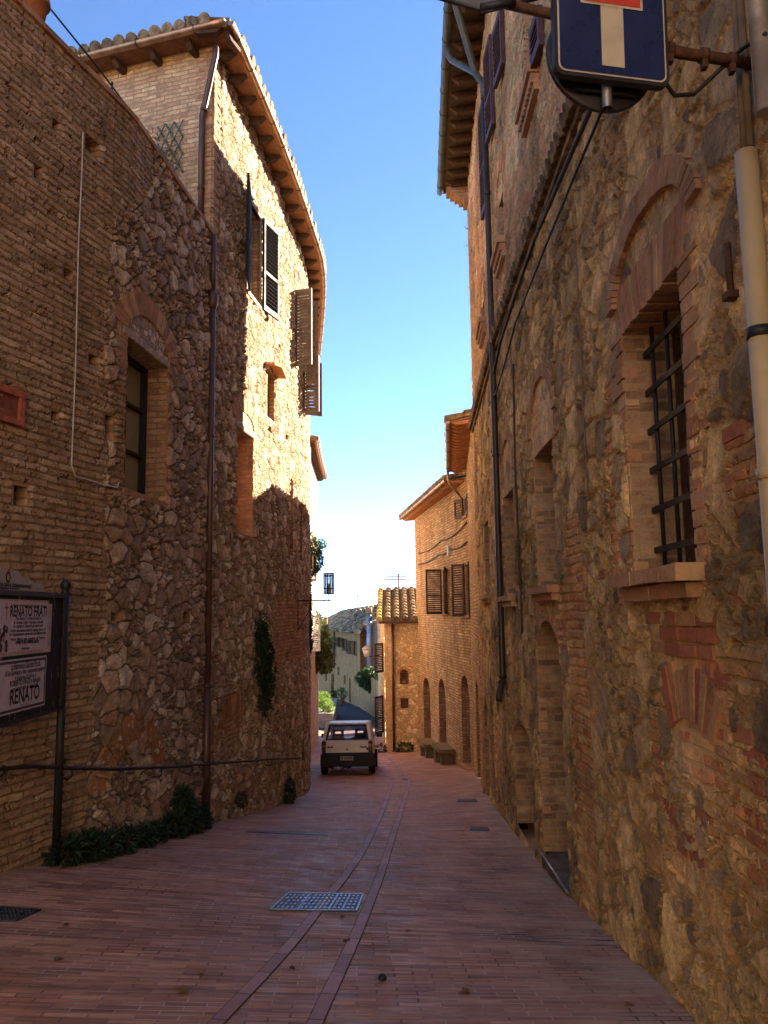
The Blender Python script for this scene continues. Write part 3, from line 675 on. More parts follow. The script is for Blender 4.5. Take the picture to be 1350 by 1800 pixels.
def pane(parent, o, depth, mat, name='glass_pane', sub=None, frame=.05, bars=(1, 1), fmat=None):
    """window joinery standing back in an opening"""
    p = o.p; mb = MB(); d = -depth; S0, S1, Z0, Z1 = o.s0, o.s1, o.z0, o.z1
    back(mb, o, depth + .02, ext=0.0); g = mb.build(name, mat, parent)
    mb = MB()
    for a, c, e, f in ((S0, S0 + frame, Z0, Z1), (S1 - frame, S1, Z0, Z1), (S0 + frame, S1 - frame, Z1 - frame, Z1), (S0 + frame, S1 - frame, Z0, Z0 + frame)): blk(mb, p, a, c, e, f, d + .05, d - .03)
    for i in range(bars[0]):
        s = S0 + (S1 - S0) * (i + 1) / (bars[0] + 1); blk(mb, p, s - .025, s + .025, Z0 + frame, Z1 - frame, d + .04, d - .03)
    for i in range(bars[1]):
        z = Z0 + (Z1 - Z0) * (i + 1) / (bars[1] + 1); blk(mb, p, S0 + frame, S1 - frame, z - .018, z + .018, d + .035, d - .03)
    mb.build('frame', fmat or M_shutter, parent)
    return g

def jambs(o, parent, mat, lo=.06, hi=.01, **kw):
    for sd, S in ((1, o.s1), (-1, o.s0)): mb = MB(); quoins(mb, o.p, S, o.z0 - lo, float(o.top(o.s0)) + hi, sd, **kw); mb.build('brick_jamb', mat, parent)
# ------------------------------------------------------------------ LEFT: terrace house with the old brick and rubble wall
TH = thing('terrace_house', (-2.9, 8.0, gz(-2.9, 8.0)), 'terrace house with old brick and rubble wall behind the notice board', 'house')
TZ = 5.44
w1 = Op(LP, LP.hit(220, 720)[0], LP.hit(293, 760)[0], LP.hit(293, 886)[1], LP.hit(293, 646)[1])
holes = [op_px(LP, 24, 48, 852, 888), op_px(LP, 185, 198, 728, 772), op_px(LP, 318, 334, 1076, 1098), op_px(LP, 112, 128, 468, 490), op_px(LP, 156, 172, 620, 640),
         op_px(LP, 92, 106, 205, 226), op_px(LP, 150, 176, 232, 262), op_px(LP, 196, 212, 1076, 1092), op_px(LP, 60, 74, 285, 312), op_px(LP, 90, 104, 720, 738), op_px(LP, 262, 276, 962, 974)]
sb_t = LP.hit(196, 300)[0]; sb_m = LP.hit(182, 700)[0]; sb_b = LP.hit(150, 1250)[0]
def zl(S, Z):
    b = np.interp(Z, [-2.2, -.6, .2, 2.5, 4.0, 5.0], [sb_b, sb_b + .1, sb_b + .25, sb_m, sb_t, sb_t + .9])
    z = np.clip((b - S) / .5 + .5, 0, 1)
    return np.maximum(z, np.exp(-((S - w1.s0 + .05) / .17) ** 4) * ((Z > w1.z0 - .1) & (Z < w1.z1)))
sA = LP.sY(5.3)
wall('street_wall', LP, sA, LP.L, -3.2, TZ, .019, [w1] + holes, M_left, TH, zl, calm=[(w1.sm, w1.z1 + .05, w1.w / 2 + .3, .6)])
wall('side_wall', LP, 0, sA, -3.2, TZ, .12, [], M_left, TH, zl)
mb = MB(); blk(mb, LP, sA - .4, sA + .4, -3.1, TZ - .3, -.10, -.22); mb.build('seam_backing', M_dark, TH)  # unseen block added behind the seam to keep light out
for h in holes: mb = MB(); reveal(mb, h, .16); back(mb, h, .16); mb.build('putlog_hole', M_reveal, TH)
mb = MB()       # coping of flat bricks
S = np.arange(0, LP.L - .005, .3)
for a in S:
    c = min(a + .296, LP.L - .002); k = random.uniform(-.004, .004); blk(mb, LP, a, c, TZ - .012 + k, TZ + .045 + k, .055, -.35)
mb.build('coping', M_brick, TH)
mb = MB(); mb.face([LP.P(s, TZ - .25, -.34) for s in np.linspace(0, LP.L, 14)] + [Vector((-9, 13, TZ - .25)), Vector((-9, -3.5, TZ - .25))]); mb.build('terrace_floor', M_pianelle, TH)
def win1():
    mb = MB(); reveal(mb, w1, .34); w = mb.build('window', M_reveal, TH)
    p = LP; z1 = w1.z1; jambs(w1, w, M_brick)
    mb = MB(); voussoirs(mb, p, w1.sm, z1 + .02, w1.w / 2 + .04, .36, .27, 17, f=.02, a0=.16, a1=math.pi - .16); mb.build('relieving_arch', M_brick, w)
    mb = MB()
    for k in range(4): 
        z = z1 + .16 + k * .075; half = (w1.w / 2 - .02) * math.sqrt(max(0, 1 - ((z + .04 - z1 - .02) / .40) ** 2))
        x = w1.sm - half
        while x < w1.sm + half - .06: l = min(random.uniform(.2, .28), w1.sm + half - x); blk(mb, p, x, x + l - .01, z, z + .064, -.012, -.1, .004); x += l
    mb.build('tympanum', M_brick, w)
    mb = MB(); blk(mb, p, w1.s0 - .10, w1.s1 + .02, z1 - .004, z1 + .085, .016, -.30); mb.build('lintel', M_stone, w, bevel=.008)
    mb = MB(); blk(mb, p, w1.s0 - .04, w1.s1 + .03, w1.z0 - .06, w1.z0 + .003, .03, -.3); mb.build('sill', M_brick, w)
    nt = NT('curtained_glass'); o = nt.obj(); z = nt.sep(o)[2]
    c = nt.mix(nt.mapr(z, 1.62 + 1.6, 1.66 + 1.6, smooth=False), (.16, .12, .06), (.30, .27, .17)); M_cur = nt.fin(c, .25, .5)
    op = Op(LP, w1.s0, w1.s1 - .0, w1.z0, w1.z1); pane(w, op, .30, M_cur, frame=.06, bars=(1, 2), fmat=M_iron)
win1()
# ------------------------------------------------------------------ LEFT: tall stone house with the big eaves
HH = thing('stone_house', (-2.1, 12.5, gz(-2.1, 12.5)), 'tall stone house with sunlit rubble wall, louvred shutters and deep boarded eaves', 'house')
EZ = lambda s: float(np.interp(s, [0, 2, 3.7, 5.5, 6.5, 9, 16], [8.40, 8.33, 8.2, 8.02, 7.92, 7.86, 7.82]))
def lop(xl, xr, yt, yb, rise=0, at_x=None): return op_px(LH, xl, xr, yt, yb, rise, at_x)
w2 = lop(434, 457, 345, 512); w6 = lop(415, 444, 770, 945, 0, 444); w5 = lop(466, 482, 652, 735, 0, 474)
w7 = lop(508, 515, 838, 975, .12); w8 = lop(526.5, 531, 880, 985, .12); w3 = lop(517, 524, 515, 640); w4 = lop(530.5, 533, 632, 722)
holesH = [lop(404, 413, 700, 712), lop(398, 408, 830, 846), lop(470, 477, 745, 756), lop(500, 505, 760, 770), lop(392, 402, 640, 652), lop(386, 398, 1244, 1256), lop(502, 507, 1148, 1162), lop(488, 493, 600, 608)]
sq = LH.hit(392, 300)[0]; spt = LH.hit(480, 1150)[0]
def zh(S, Z):
    q = np.clip((sq - .16 - S) / .25 + .5, 0, 1) * np.clip((Z - 3.5) / .6 + .5, 0, 1)
    r = np.clip((S - spt) / .8 + .5, 0, .62) * np.clip(1.2 - abs(Z + .3) / 1.6, 0, 1)
    a = np.exp(-((S - LH.hit(405, 1290)[0]) / .42) ** 4 - ((Z + 1.5) / .42) ** 4)
    return np.maximum(np.maximum(q, r), a)
opsH = [w2, w6, w5, w7, w8, w3, w4]; s17 = LH.sY(17.5)
calmL = [(w1.sm, w1.z1 + .05, w1.w / 2 + .3, .6)]; calmH = [(w6.sm, w6.z1 + .1, w6.w / 2 + .28, .48)]
wall('street_wall', LH, 0, s17, -3.9, 8.6, .024, opsH + holesH, M_lhouse, HH, zh, topfn=lambda s: np.array([EZ(x) + .12 for x in s]), uvoff=(20, 0), calm=calmH)
wall('rear_street_wall', LH, s17, LH.L, -5, 8.3, .06, [], M_lhouse, HH, zh, topfn=lambda s: np.array([EZ(x) + .12 for x in s]), uvoff=(20, 0))
GP = Path([(-8.0, 12.52), (-2.435, 10.85)], 1)
wall('gable_wall', GP, 0, GP.L, 4.2, 8.5, .035, [], M_gable, HH)
mb = MB(); e = LH.P(LH.L, 0); mb.face([e + Vector((0, 0, -5)), e + Vector((-5, .4, -5)), e + Vector((-5, .4, 7.9)), e + Vector((0, 0, 7.9))]); mb.build('end_wall', M_gable, HH)
for h in holesH: mb = MB(); reveal(mb, h, .14); back(mb, h, .14); mb.build('putlog_hole', M_reveal, HH)
LHX = pathx(LH, .42, .3); GPX = pathx(GP, 0, .42)
eave(HH, LHX, 0.0, LHX.L, lambda s: EZ(s - .42), .36, .02, .50, (M_pianelle, M_wood, M_tile), M_copper, hooks=.62, gr=.055, trim=(.45, 0), rw=.10, inner=.3)
eave(HH, GPX, 0.5, GPX.L - .02, lambda s: 8.40, .36, .03, .62, (M_pianelle, M_wood, M_tile), M_copper, hooks=.9, zo=-.012, gr=.06, trim=(0, .25), inner=.3)
mb = MB(); quoins(mb, LH, .0, 4.2, 8.34, 1, bh=.072, wl=.24, ws=.13, f=.03, b=-.12); mb.build('corner_bricks', M_brick_r, HH)
mb = MB(); quoins(mb, GP, GP.L + .028, 4.2, 8.34, -1, bh=.072, wl=.26, ws=.14, f=.012, b=-.10); mb.build('corner_bricks', M_brick_r, HH)
def hood(o, parent, n=9):
    mb = MB(); reveal(mb, o, .36); w = mb.build('window', M_reveal, parent); return w
# upper window, both leaves folded back
w = hood(w2, HH); pane(w, w2, .22, M_glass, bars=(1, 1))
mb = MB(); blk(mb, LH, w2.s0 - .06, w2.s1 + .06, w2.z0 - .07, w2.z0 + .004, .05, -.2); mb.build('sill', M_stone, w)
mb = MB()
for a, c in ((w2.s0 - .10, w2.s0), (w2.s1, w2.s1 + .10)): blk(mb, LH, a, c, w2.z0, w2.z1, .022, -.05)
blk(mb, LH, w2.s0 - .10, w2.s1 + .10, w2.z1, w2.z1 + .11, .024, -.05); mb.build('surround', M_stone, w)
zA = LH.hit(412, 488)[1]; zB = LH.hit(412, 312)[1]
shutter(w, LH, w2.s0 - .02, w2.z0 - .02, w2.z1 + .03, .66, 14, M_shutter_k, dirn=-1, off=.06)
shutter(w, LH, w2.s1 + .02, w2.z0 - .02, w2.z1 + .03, .58, 12, M_shutter_k, dirn=1, off=.06)
# far upper windows with leaves standing out square to the wall
for o, lx, ly0, ly1 in ((w3, 516, 515, 641), (w4, 531.5, 632, 724)):
    w = hood(o, HH); pane(w, o, .22, M_glass, bars=(1, 1))
    mb = MB(); blk(mb, LH, o.s0 - .06, o.s1 + .06, o.z0 - .07, o.z0 + .004, .05, -.2); mb.build('sill', M_stone, w)
    shutter(w, LH, o.s0 - .01, o.z0 - .05, o.z1 + .05, .37, 78, M_shutter_l, dirn=-1, off=.03)
    shutter(w, LH, o.s1 + .01, o.z0 - .03, o.z1 + .03, .40, 62, M_shutter_l, dirn=1, off=.03)
# window with a brick reveal; the orange bounce light is put into its colour
mb = MB(); reveal(mb, w6, .44); w = mb.build('window', masonry('reveal_bounce_orange', None, dict(bw=.26, bh=.075, mort=.012, pal=[(0, (.34, .13, .05)), (.5, (.46, .19, .07)), (1, (.40, .16, .06))], mcol=(.36, .19, .09), amp=.006, worn=.1), stain_amt=.2), HH)
jambs(w6, w, M_brick_r)
mb = MB(); blk(mb, LH, w6.s0 - .03, w6.s1 + .05, w6.z1 - .003, w6.z1 + .09, .02, -.4); mb.build('lintel', M_stone, w, bevel=.01)
mb = MB(); voussoirs(mb, LH, w6.sm, w6.z1 + .10, w6.w / 2 + .03, .22, .25, 15, f=.018, a0=.12, a1=math.pi - .12); mb.build('relieving_arch', M_brick_r, w)
mb = MB(); blk(mb, LH, w6.s0 - .02, w6.s1 + .02, w6.z0 - .06, w6.z0 + .003, .02, -.4); mb.build('sill', M_brick, w)
pane(w, w6, .40, M_glass, bars=(1, 1))
# the small hooded recess and the two slits
mb = MB(); reveal(mb, w5, .10); back(mb, w5, .10); w = mb.build('recess', M_reveal, HH)
mb = MB(); P = LH.P; s0, s1 = w5.s0 - .10, w5.s1 + .14; z = w5.z1
mb.hexa([P(s0, z, .0), P(s0, z - .02, .20), P((s0 + s1) / 2, z + .06, .22), P((s0 + s1) / 2, z + .08, .0), P(s0, z + .05, 0), P(s0, z + .02, .20), P((s0 + s1) / 2, z + .10, .22), P((s0 + s1) / 2, z + .13, 0)])
mb.hexa([P((s0 + s1) / 2 + .002, z + .08, .0), P((s0 + s1) / 2 + .002, z + .06, .22), P(s1, z - .02, .20), P(s1, z, .0), P((s0 + s1) / 2 + .002, z + .13, 0), P((s0 + s1) / 2 + .002, z + .10, .22), P(s1, z + .02, .20), P(s1, z + .05, 0)])
mb.build('hood', M_brick_o, w)
for o in (w7, w8):
    mb = MB(); reveal(mb, o, .34); w = mb.build('slit_window', M_reveal, HH); mb = MB(); back(mb, o, .33); mb.build('glass_pane', M_glass, w)
    mb = MB(); voussoirs(mb, LH, o.sm, o.z1 - .12, o.w / 2, .12, .2, 9, f=.015); mb.build('brick_head', M_brick_o, w)
# blocked arches low down
for px, py, rx, rz, n in ((405, 1290, .50, .42, 15), (500, 1290, .55, .45, 13)):
    s, z = LH.hit(px, py); mb = MB(); voussoirs(mb, LH, s, z - .12, rx, rz, .26, n, f=.022, b=-.05, a0=.1, a1=math.pi - .1); mb.build('blocked_arch', M_brick, HH)
s, z = LP.hit(232, 1340); mb = MB(); voussoirs(mb, LP, s, z - .2, .55, .42, .30, 14, f=.03, b=-.05, a0=.1, a1=math.pi - .1, jit=.012); mb.build('blocked_arch', M_brick, TH)
# rain pipes
def on(p, x, y, off): s, z = p.hit(x, y, off); return p.P(s, z, off)
LHP = pathx(LH, .4, 0); a = on(LHP, 375, 470, .07); bz = gz(a.x, a.y)
zt = LHP.hit(376, 420, .07)[1]; zk = LHP.hit(376, 528, .07)[1]; zs = LHP.hit(372, 1210, .07)[1]
dp = pipe('rain_pipe', [(a.x, a.y, zt + .05), (a.x, a.y, zk + .12)], .040, M_brownpipe, HH)
pipe('pipe_hopper', [(a.x, a.y, zk + .12), (a.x, a.y, zk + .06), (a.x, a.y, zk - .06), (a.x, a.y, zk - .14)], [.055, .075, .072, .045], M_brownpipe, HH)
pipe('rain_pipe', [(a.x, a.y, zk - .12), (a.x, a.y, zs)], .043, M_brownpipe, HH, clips=(.35, .7))
pipe('pipe_boot', [(a.x, a.y, zs + .08), (a.x, a.y, bz - .05)], .058, M_brownpipe, HH, clips=(.02,))
g0 = at(379, 96, 10.50); c0 = GP.P(GP.L - .13, 7.25, .07)
pipe('rain_pipe', [g0 + Vector((0, 0, .12)), g0, g0.lerp(c0, .5), c0, c0 - Vector((0, 0, .12)), Vector((c0.x, c0.y, TZ - .3))], .045, M_brownpipe, HH, clips=(.55, .9))
# ------------------------------------------------------------------ RIGHT: tall house
TR = thing('tall_house', (1.7, 6, gz(1.7, 6)), 'tall house of weathered stone and ochre brick with barred window and arched doorway', 'house')
LZ = 3.80
def rop(xl, xr, yt, yb, rise=0, at_x=None): return op_px(RP, xl, xr, yt, yb, rise, at_x)
r1 = Op(RP, RP.hit(1106, 800)[0], RP.hit(1211, 740)[0], RP.hit(1110, 1012)[1], RP.hit(1102, 578)[1])
r2 = rop(943, 978, 800, 1036, 0, 943); r3 = rop(889, 906, 872, 1050, 0, 889)
dr = Op(RP, RP.hit(948, 1250)[0], RP.hit(991, 1250)[0], RP.hit(958, 1478)[1] - .12, RP.hit(965, 1091)[1], .42)
r5 = Op(RP, RP.hit(906, 1350)[0], RP.hit(938, 1350)[0], RP.hit(912, 1452)[1], RP.hit(918, 1272)[1], .30)
r4 = rop(853, 862, 920, 1048, 0, 853)
rn1 = Op(RP, RP.hit(853, 1300)[0], RP.hit(860, 1300)[0], RP.hit(850, 1385)[1], RP.hit(850, 1226)[1], .3)      # blind arches beyond the pipe
rn2 = Op(RP, RP.hit(864, 1330)[0], RP.hit(871, 1330)[0], RP.hit(866, 1400)[1], RP.hit(866, 1232)[1], .3)
u1 = Op(RP, RP.hit(926, 120)[0], RP.hit(946, 120)[0], RP.hit(930, 190)[1], 7.0)         # upper storey
u2 = Op(RP, RP.hit(878, 390)[0], RP.hit(888, 390)[0], RP.hit(884, 440)[1], RP.hit(884, 335)[1])
u3 = Op(RP, RP.hit(848, 545)[0], RP.hit(854, 545)[0], RP.hit(850, 582)[1], RP.hit(850, 530)[1])
for k, o in dict(r1=r1, r2=r2, r3=r3, r4=r4, dr=dr, r5=r5, rn1=rn1, rn2=rn2, u1=u1, u2=u2, u3=u3).items(): print(k, 's %.2f w %.2f z %.2f %.2f  off ground %.2f' % (o.s0, o.w, o.z0, o.z1, o.z0 - gz(*RP.pos(o.sm))))
bl = []
for (px, py, rs, rz, a) in ((1025, 1280, .34, 1.7, 1), (1235, 1235, .36, .42, .95), (1290, 1400, .40, .30, .62), (1160, 1330, .10, .35, .7), (1320, 1180, .2, .16, .6), (1200, 1500, .3, .18, .58), (1140, 640, .55, .30, .9), (1212, 760, .16, .85, .9),
                           (1320, 820, .28, .22, .62), (1080, 850, .10, .8, .8), (950, 900, .22, 1.6, .8), (880, 900, .3, 1.8, .75), (850, 1250, 1.4, 1.6, .8), (880, 1320, .5, .6, .7), (1330, 1520, .3, .3, .55), (990, 1080, .5, .3, .8)):
    s_, z_ = RP.hit(px, py); bl.append((s_, z_, rs, rz, a))
def zr(S, Z):
    z = np.zeros_like(S)
    for s_, z_, a, b, k in bl: z = np.maximum(z, k * np.exp(-(((S - s_) / a) ** 4 + ((Z - z_) / b) ** 4) * .7))
    return z
s14 = RP.sY(11.2)
wall('lower_wall', RP, RP.sY(1.9), s14, -4.2, LZ, .0185, [r1, r2, dr, r5, r3], M_right, TR, zr, calm=[(r1.sm, r1.z1 + .05, .92, .82), (r2.sm, r2.z1 + .2, .62, .62), (r3.sm, r3.z1 + .2, .62, .62), (RP.hit(1215, 1235)[0], RP.hit(1215, 1235)[1] + .05, .42, .40)])
wall('lower_wall', RP, s14, RP.L, -4.2, LZ, .03, [r4, rn1, rn2], M_right, TR, zr)
wall('upper_wall', RP, RP.sY(1.9), RP.L, LZ, 9.0, .035, [u1, u2, u3], M_right, TR, lambda S, Z: np.full_like(S, .56))
wall('near_wall', RP, 0, RP.sY(1.9), -4.2, 9.0, .12, [], M_right, TR, None)
mb = MB(); e = RP.P(RP.L, 0); mb.face([e + Vector((0, 0, -4)), Vector((6.5, 17, -4)), Vector((6.5, 17, 9)), e + Vector((0, 0, 9))]); mb.build('end_wall', M_rbrick, TR)
for q0_, q1_ in ((RP.P(0, 0), Vector((6.5, -2.0, 0))), (Vector((6.5, -2.0, 0)), Vector((6.5, 17.0, 0)))):
    mb = MB(); mb.face([q0_ + Vector((0, 0, -4)), q1_ + Vector((0, 0, -4)), q1_ + Vector((0, 0, 9)), q0_ + Vector((0, 0, 9))]); mb.build('rear_wall', M_rbrick, TR)
mb = MB()
for sm_ in (RP.sY(1.9), s14): blk(mb, RP, sm_ - .12, sm_ + .12, -4.1, LZ - .1, -.10, -.2)
blk(mb, RP, .1, RP.L - .1, LZ - .35, LZ + .3, -.10, -.2)
mb.build('seam_backing', M_dark, TR)  # unseen blocks added behind the wall seams against light leaks
# barred window
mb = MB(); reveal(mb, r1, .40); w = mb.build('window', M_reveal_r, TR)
jambs(r1, w, M_brick_r, lo=.0, bh=.088, wl=.24, ws=.15, f=.012)
s_a = RP.hit(1086, 545)[0]; s_b = RP.hit(1222, 450)[0]; zsp = RP.hit(1085, 545)[1]; ztp = RP.hit(1190, 287)[1]
sm = (s_a + s_b) / 2; hw = abs(s_a - s_b) / 2; print('arch', sm, hw, zsp, ztp)
mb = MB(); n = 24      # flat arch of fanned bricks above the opening, then the plain bricks of the tympanum
zl_ = r1.z1 - .003; zm = zl_ + .30
for k in range(n):
    f = lambda t: (r1.s0 - .10 + (r1.w + .20) * t, r1.s0 - .20 + (r1.w + .40) * t)
    t0, t1 = (k + .06) / n, (k + .94) / n; a0, b0 = f(t0); a1, b1 = f(t1)
    c0 = r1.sm + (a0 - r1.sm) * .92; c1 = r1.sm + (a1 - r1.sm) * .92; ff = .008 + random.uniform(-.004, .004); zz = zl_ + random.uniform(-.006, .004)
    q = [(c0, zz), (c1, zz), (b1, zm), (b0, zm)]; mb.hexa([RP.P(*x, -.3) for x in q] + [RP.P(*x, ff) for x in q])
mb.build('flat_arch', M_brick_r, w)
mb = MB(); ns = 17
for k in range(ns):
    u0 = -1 + 2 * (k + .06) / ns; u1_ = -1 + 2 * (k + .94) / ns; um = (u0 + u1_) / 2; h = (ztp - zsp) * math.sqrt(max(0, 1 - um * um)) - .03 + (zsp - zm)
    z = zm + .012
    while z < zm + h - .05:
        l = min(random.uniform(.20, .27), zm + h - z); blk(mb, RP, sm + u0 * (hw - .02), sm + u1_ * (hw - .02), z, z + l - .01, -.012 + random.uniform(-.004, .004), -.1, .003); z += l
mb.build('tympanum', M_brick_r, w)
mb = MB(); voussoirs(mb, RP, sm, zsp, hw, ztp - zsp, .15, 26, f=.04, a0=.0, a1=math.pi); mb.build('relieving_arch', M_brick_r, w)
mb = MB()
for k, (a, c, zz, f) in enumerate(((-.13, .14, .0, .15), (-.06, .09, -.085, .09))):
    x = r1.s0 + a
    while x < r1.s1 + c - .08:
        l = min(random.uniform(.24, .29), r1.s1 + c - x); blk(mb, RP, x, x + l - .006, r1.z0 - .075 + zz, r1.z0 + .003 + zz, f, -.3 if k == 0 else -.05, .005); x += l
mb.build('sill', M_brick_r, w)
pane(w, r1, .36, M_glass, bars=(1, 2), frame=.07, fmat=M_wood)
mb = MB(); gd = -.14
for i in range(4): s_ = r1.s0 + r1.w * (i + .5) / 4; mb.tube([RP.P(s_, r1.z0 - .01, gd), RP.P(s_, r1.z1 + .01, gd)], .013, 6)
for i in range(6): z = r1.z0 + (r1.z1 - r1.z0) * (i + .6) / 6.2; blk(mb, RP, r1.s0 - .03, r1.s1 + .03, z - .018, z + .018, gd + .02, gd + .008)
mb.build('iron_grille', M_iron, w)
# the other windows of the street floor
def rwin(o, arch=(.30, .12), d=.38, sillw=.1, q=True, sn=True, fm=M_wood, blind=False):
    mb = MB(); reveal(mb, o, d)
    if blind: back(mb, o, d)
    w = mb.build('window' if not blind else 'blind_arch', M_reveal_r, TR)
    if q: jambs(o, w, M_brick_r, lo=.02, bh=.08, wl=.2, ws=.12)
    if arch:
        h, e = arch; zt = o.z1; mb = MB()
        for k in range(10):
            t0, t1 = (k + .06) / 10, (k + .94) / 10; sp = .35; A = lambda t: o.s0 - .05 + (o.w + .1) * t
            q4 = [(A(t0), zt - .002), (A(t1), zt - .002), (o.sm + (A(t1) - o.sm) * (1 + sp), zt + h), (o.sm + (A(t0) - o.sm) * (1 + sp), zt + h)]
            ff = -.005 + random.uniform(-.004, .004); mb.hexa([RP.P(*x, -.3) for x in q4] + [RP.P(*x, ff) for x in q4])
        mb.build('flat_arch', M_brick_r, w)
        mb = MB(); voussoirs(mb, RP, o.sm, zt + h - .12, o.w / 2 + .10, .30 + e, .13, 15, f=.03); mb.build('relieving_arch', M_brick_r, w)
    if sn:
        mb = MB(); blk(mb, RP, o.s0 - .08, o.s1 + .08, o.z0 - .06, o.z0 + .003, .13, -.3, .004); blk(mb, RP, o.s0 - .04, o.s1 + .04, o.z0 - .13, o.z0 - .063, .08, -.05, .004); mb.build('sill', M_brick_r, w)
    if not blind: pane(w, o, d - .04, M_glass, bars=(1, 1), fmat=fm)
    return w
rwin(r2, (.34, .18)); rwin(r3, (.34, .18)); rwin(r4, (.30, .14))
rwin(rn1, None, .30, q=True, sn=False, blind=True); rwin(rn2, None, .30, q=True, sn=False, blind=True)
# arched doorway with its cement ramp
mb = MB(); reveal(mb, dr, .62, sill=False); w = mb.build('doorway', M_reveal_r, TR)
jambs(dr, w, M_brick_r, lo=.0, bh=.075, wl=.28, ws=.17)
mb = MB(); voussoirs(mb, RP, dr.sm, dr.z1 - dr.rise, dr.w / 2, dr.rise, .30, 21, f=.014); mb.build('brick_arch', M_brick_r, w)
M_door = simple('old_plank_door', (.060, .035, .020), .75, .25, var=.35, vs=14, bump=.3)
mb = MB(); back(mb, dr, .60); 
mb.build('door', M_door, w)
M_cem = simple('cement', (.15, .125, .095), .95, .1, var=.3, vs=6, bump=.4)
gA, gB = gz(*RP.pos(dr.s0)), gz(*RP.pos(dr.s1)); zs_ = dr.z0 + .04
P = RP.P; mb = MB(); mb.hexa([P(dr.s1 + .0, gB - .3, -.6), P(dr.s0, gA - .3, -.6), P(dr.s0, gA - .3, .03), P(dr.s1, gB - .3, .03), P(dr.s1, zs_, -.6), P(dr.s0, zs_ + .02, -.6), P(dr.s0, max(gA + .03, zs_ - .05), .03), P(dr.s1, zs_ - .06, .03)]); mb.build('cement_threshold', M_cem, w)
M_zinc = simple('worn_zinc', (.33, .32, .30), .4, .5, .8, var=.25)
mb = MB(); mb.tube([P(dr.s1 + .02, zs_ - .03, .045), P(dr.s0 - .05, max(gA + .05, zs_ - .03), .045)], .014, 6); mb.build('metal_nosing', M_zinc, w)
mb = MB(); reveal(mb, r5, .22, sill=False); back(mb, r5, .22); w = mb.build('blocked_doorway', M_reveal_r, TR)
mb = MB(); voussoirs(mb, RP, r5.sm, r5.z1 - r5.rise, r5.w / 2, r5.rise, .2, 13, f=.012); mb.build('brick_arch', M_brick_r, w)
# relieving arch of red bricks low in the wall
M_brick_red = loose_brick('brick_red', [(0, (.20, .075, .042)), (.4, (.31, .115, .06)), (.75, (.27, .14, .075)), (1, (.36, .21, .10))], bump=1.0)
s_, z_ = RP.hit(1215, 1235); mb = MB()
for k in range(11):
    t0 = 1.0 + 1.15 * (k + .06) / 11; t1 = 1.0 + 1.15 * (k + .92) / 11; r0, r1_ = .52, .52 + random.uniform(.22, .30)
    q4 = [(s_ + r * math.cos(t), z_ - .60 + r * math.sin(t)) for t, r in ((t0, r0), (t1, r0), (t1, r1_), (t0, r1_))]; ff = .022 + random.uniform(-.008, .008)
    mb.hexa([RP.P(*x, -.1) for x in q4] + [RP.P(*x, ff) for x in q4])
for k in range(3):
    x = s_ - .36 - .05 * k
    while x < s_ + .34: l = random.uniform(.2, .3); blk(mb, RP, x, x + l - .014, z_ + .225 + k * .08, z_ + .29 + k * .08, .02, -.05, .006); x += l
mb.build('blocked_arch', M_brick_red, TR)
for (px, py) in ((1160, 1330), (1165, 1360), (1158, 1395), (1180, 1420), (1190, 1450), (1205, 1490), (1230, 1510), (1330, 1330), (1335, 1380), (1325, 1440), (1310, 1290), (1250, 1180), (1275, 1195), (1215, 1480), (1240, 1440), (1295, 760), (1320, 900), (1285, 850), (1060, 1010), (1075, 1100), (1300, 1050)):
    mb = MB(); s2, z2 = RP.hit(px, py); l = random.uniform(.10, .2); blk(mb, RP, s2 - l / 2, s2 + l / 2, z2 - .032, z2 + .032, .018, -.05, .006); mb.build('patch_brick', M_brick_red, TR)
# ledge of tiles along the foot of the upper storey
RL = RP; sA_, sB_ = RP.sY(2.2), RP.L
mb = MB(); S = np.arange(sA_, sB_ - .1, .30)
for a in S: k = random.uniform(-.004, .004); blk(mb, RP, a, min(a + .294, sB_), LZ - .05 + k, LZ + .0 + k, .11, -.1); blk(mb, RP, a, min(a + .294, sB_), LZ - .12 + k, LZ - .055 + k, .06, -.1)
mb.build('brick_ledge', M_tile, TR)
mb = MB()
for a in np.arange(sA_, sB_ - .1, .125):
    t, n_, ez = RP.fr(a); mb.tube([RP.P(a + .06, LZ - .01, .125), RP.P(a + .06, LZ + .05, -.05)], [.058, .05], 8)
mb.build('ledge_tiles', M_tile, TR)
spk = MB()
for a in np.arange(sA_, RP.sY(13), .05):
    b0 = RP.P(a, LZ - .02, .17)
    for d in (.10, -.02): spk.tube([b0, RP.P(a + random.uniform(-.02, .02), LZ - .02 + random.uniform(.08, .13) * (1 if d > 0 else .4), .17 + d)], .0014, 3, cap=False)
tag(spk.build('bird_spikes', M_zinc), 'thin metal bird spikes bristling along the tiled ledge of the tall house', 'bird spikes')
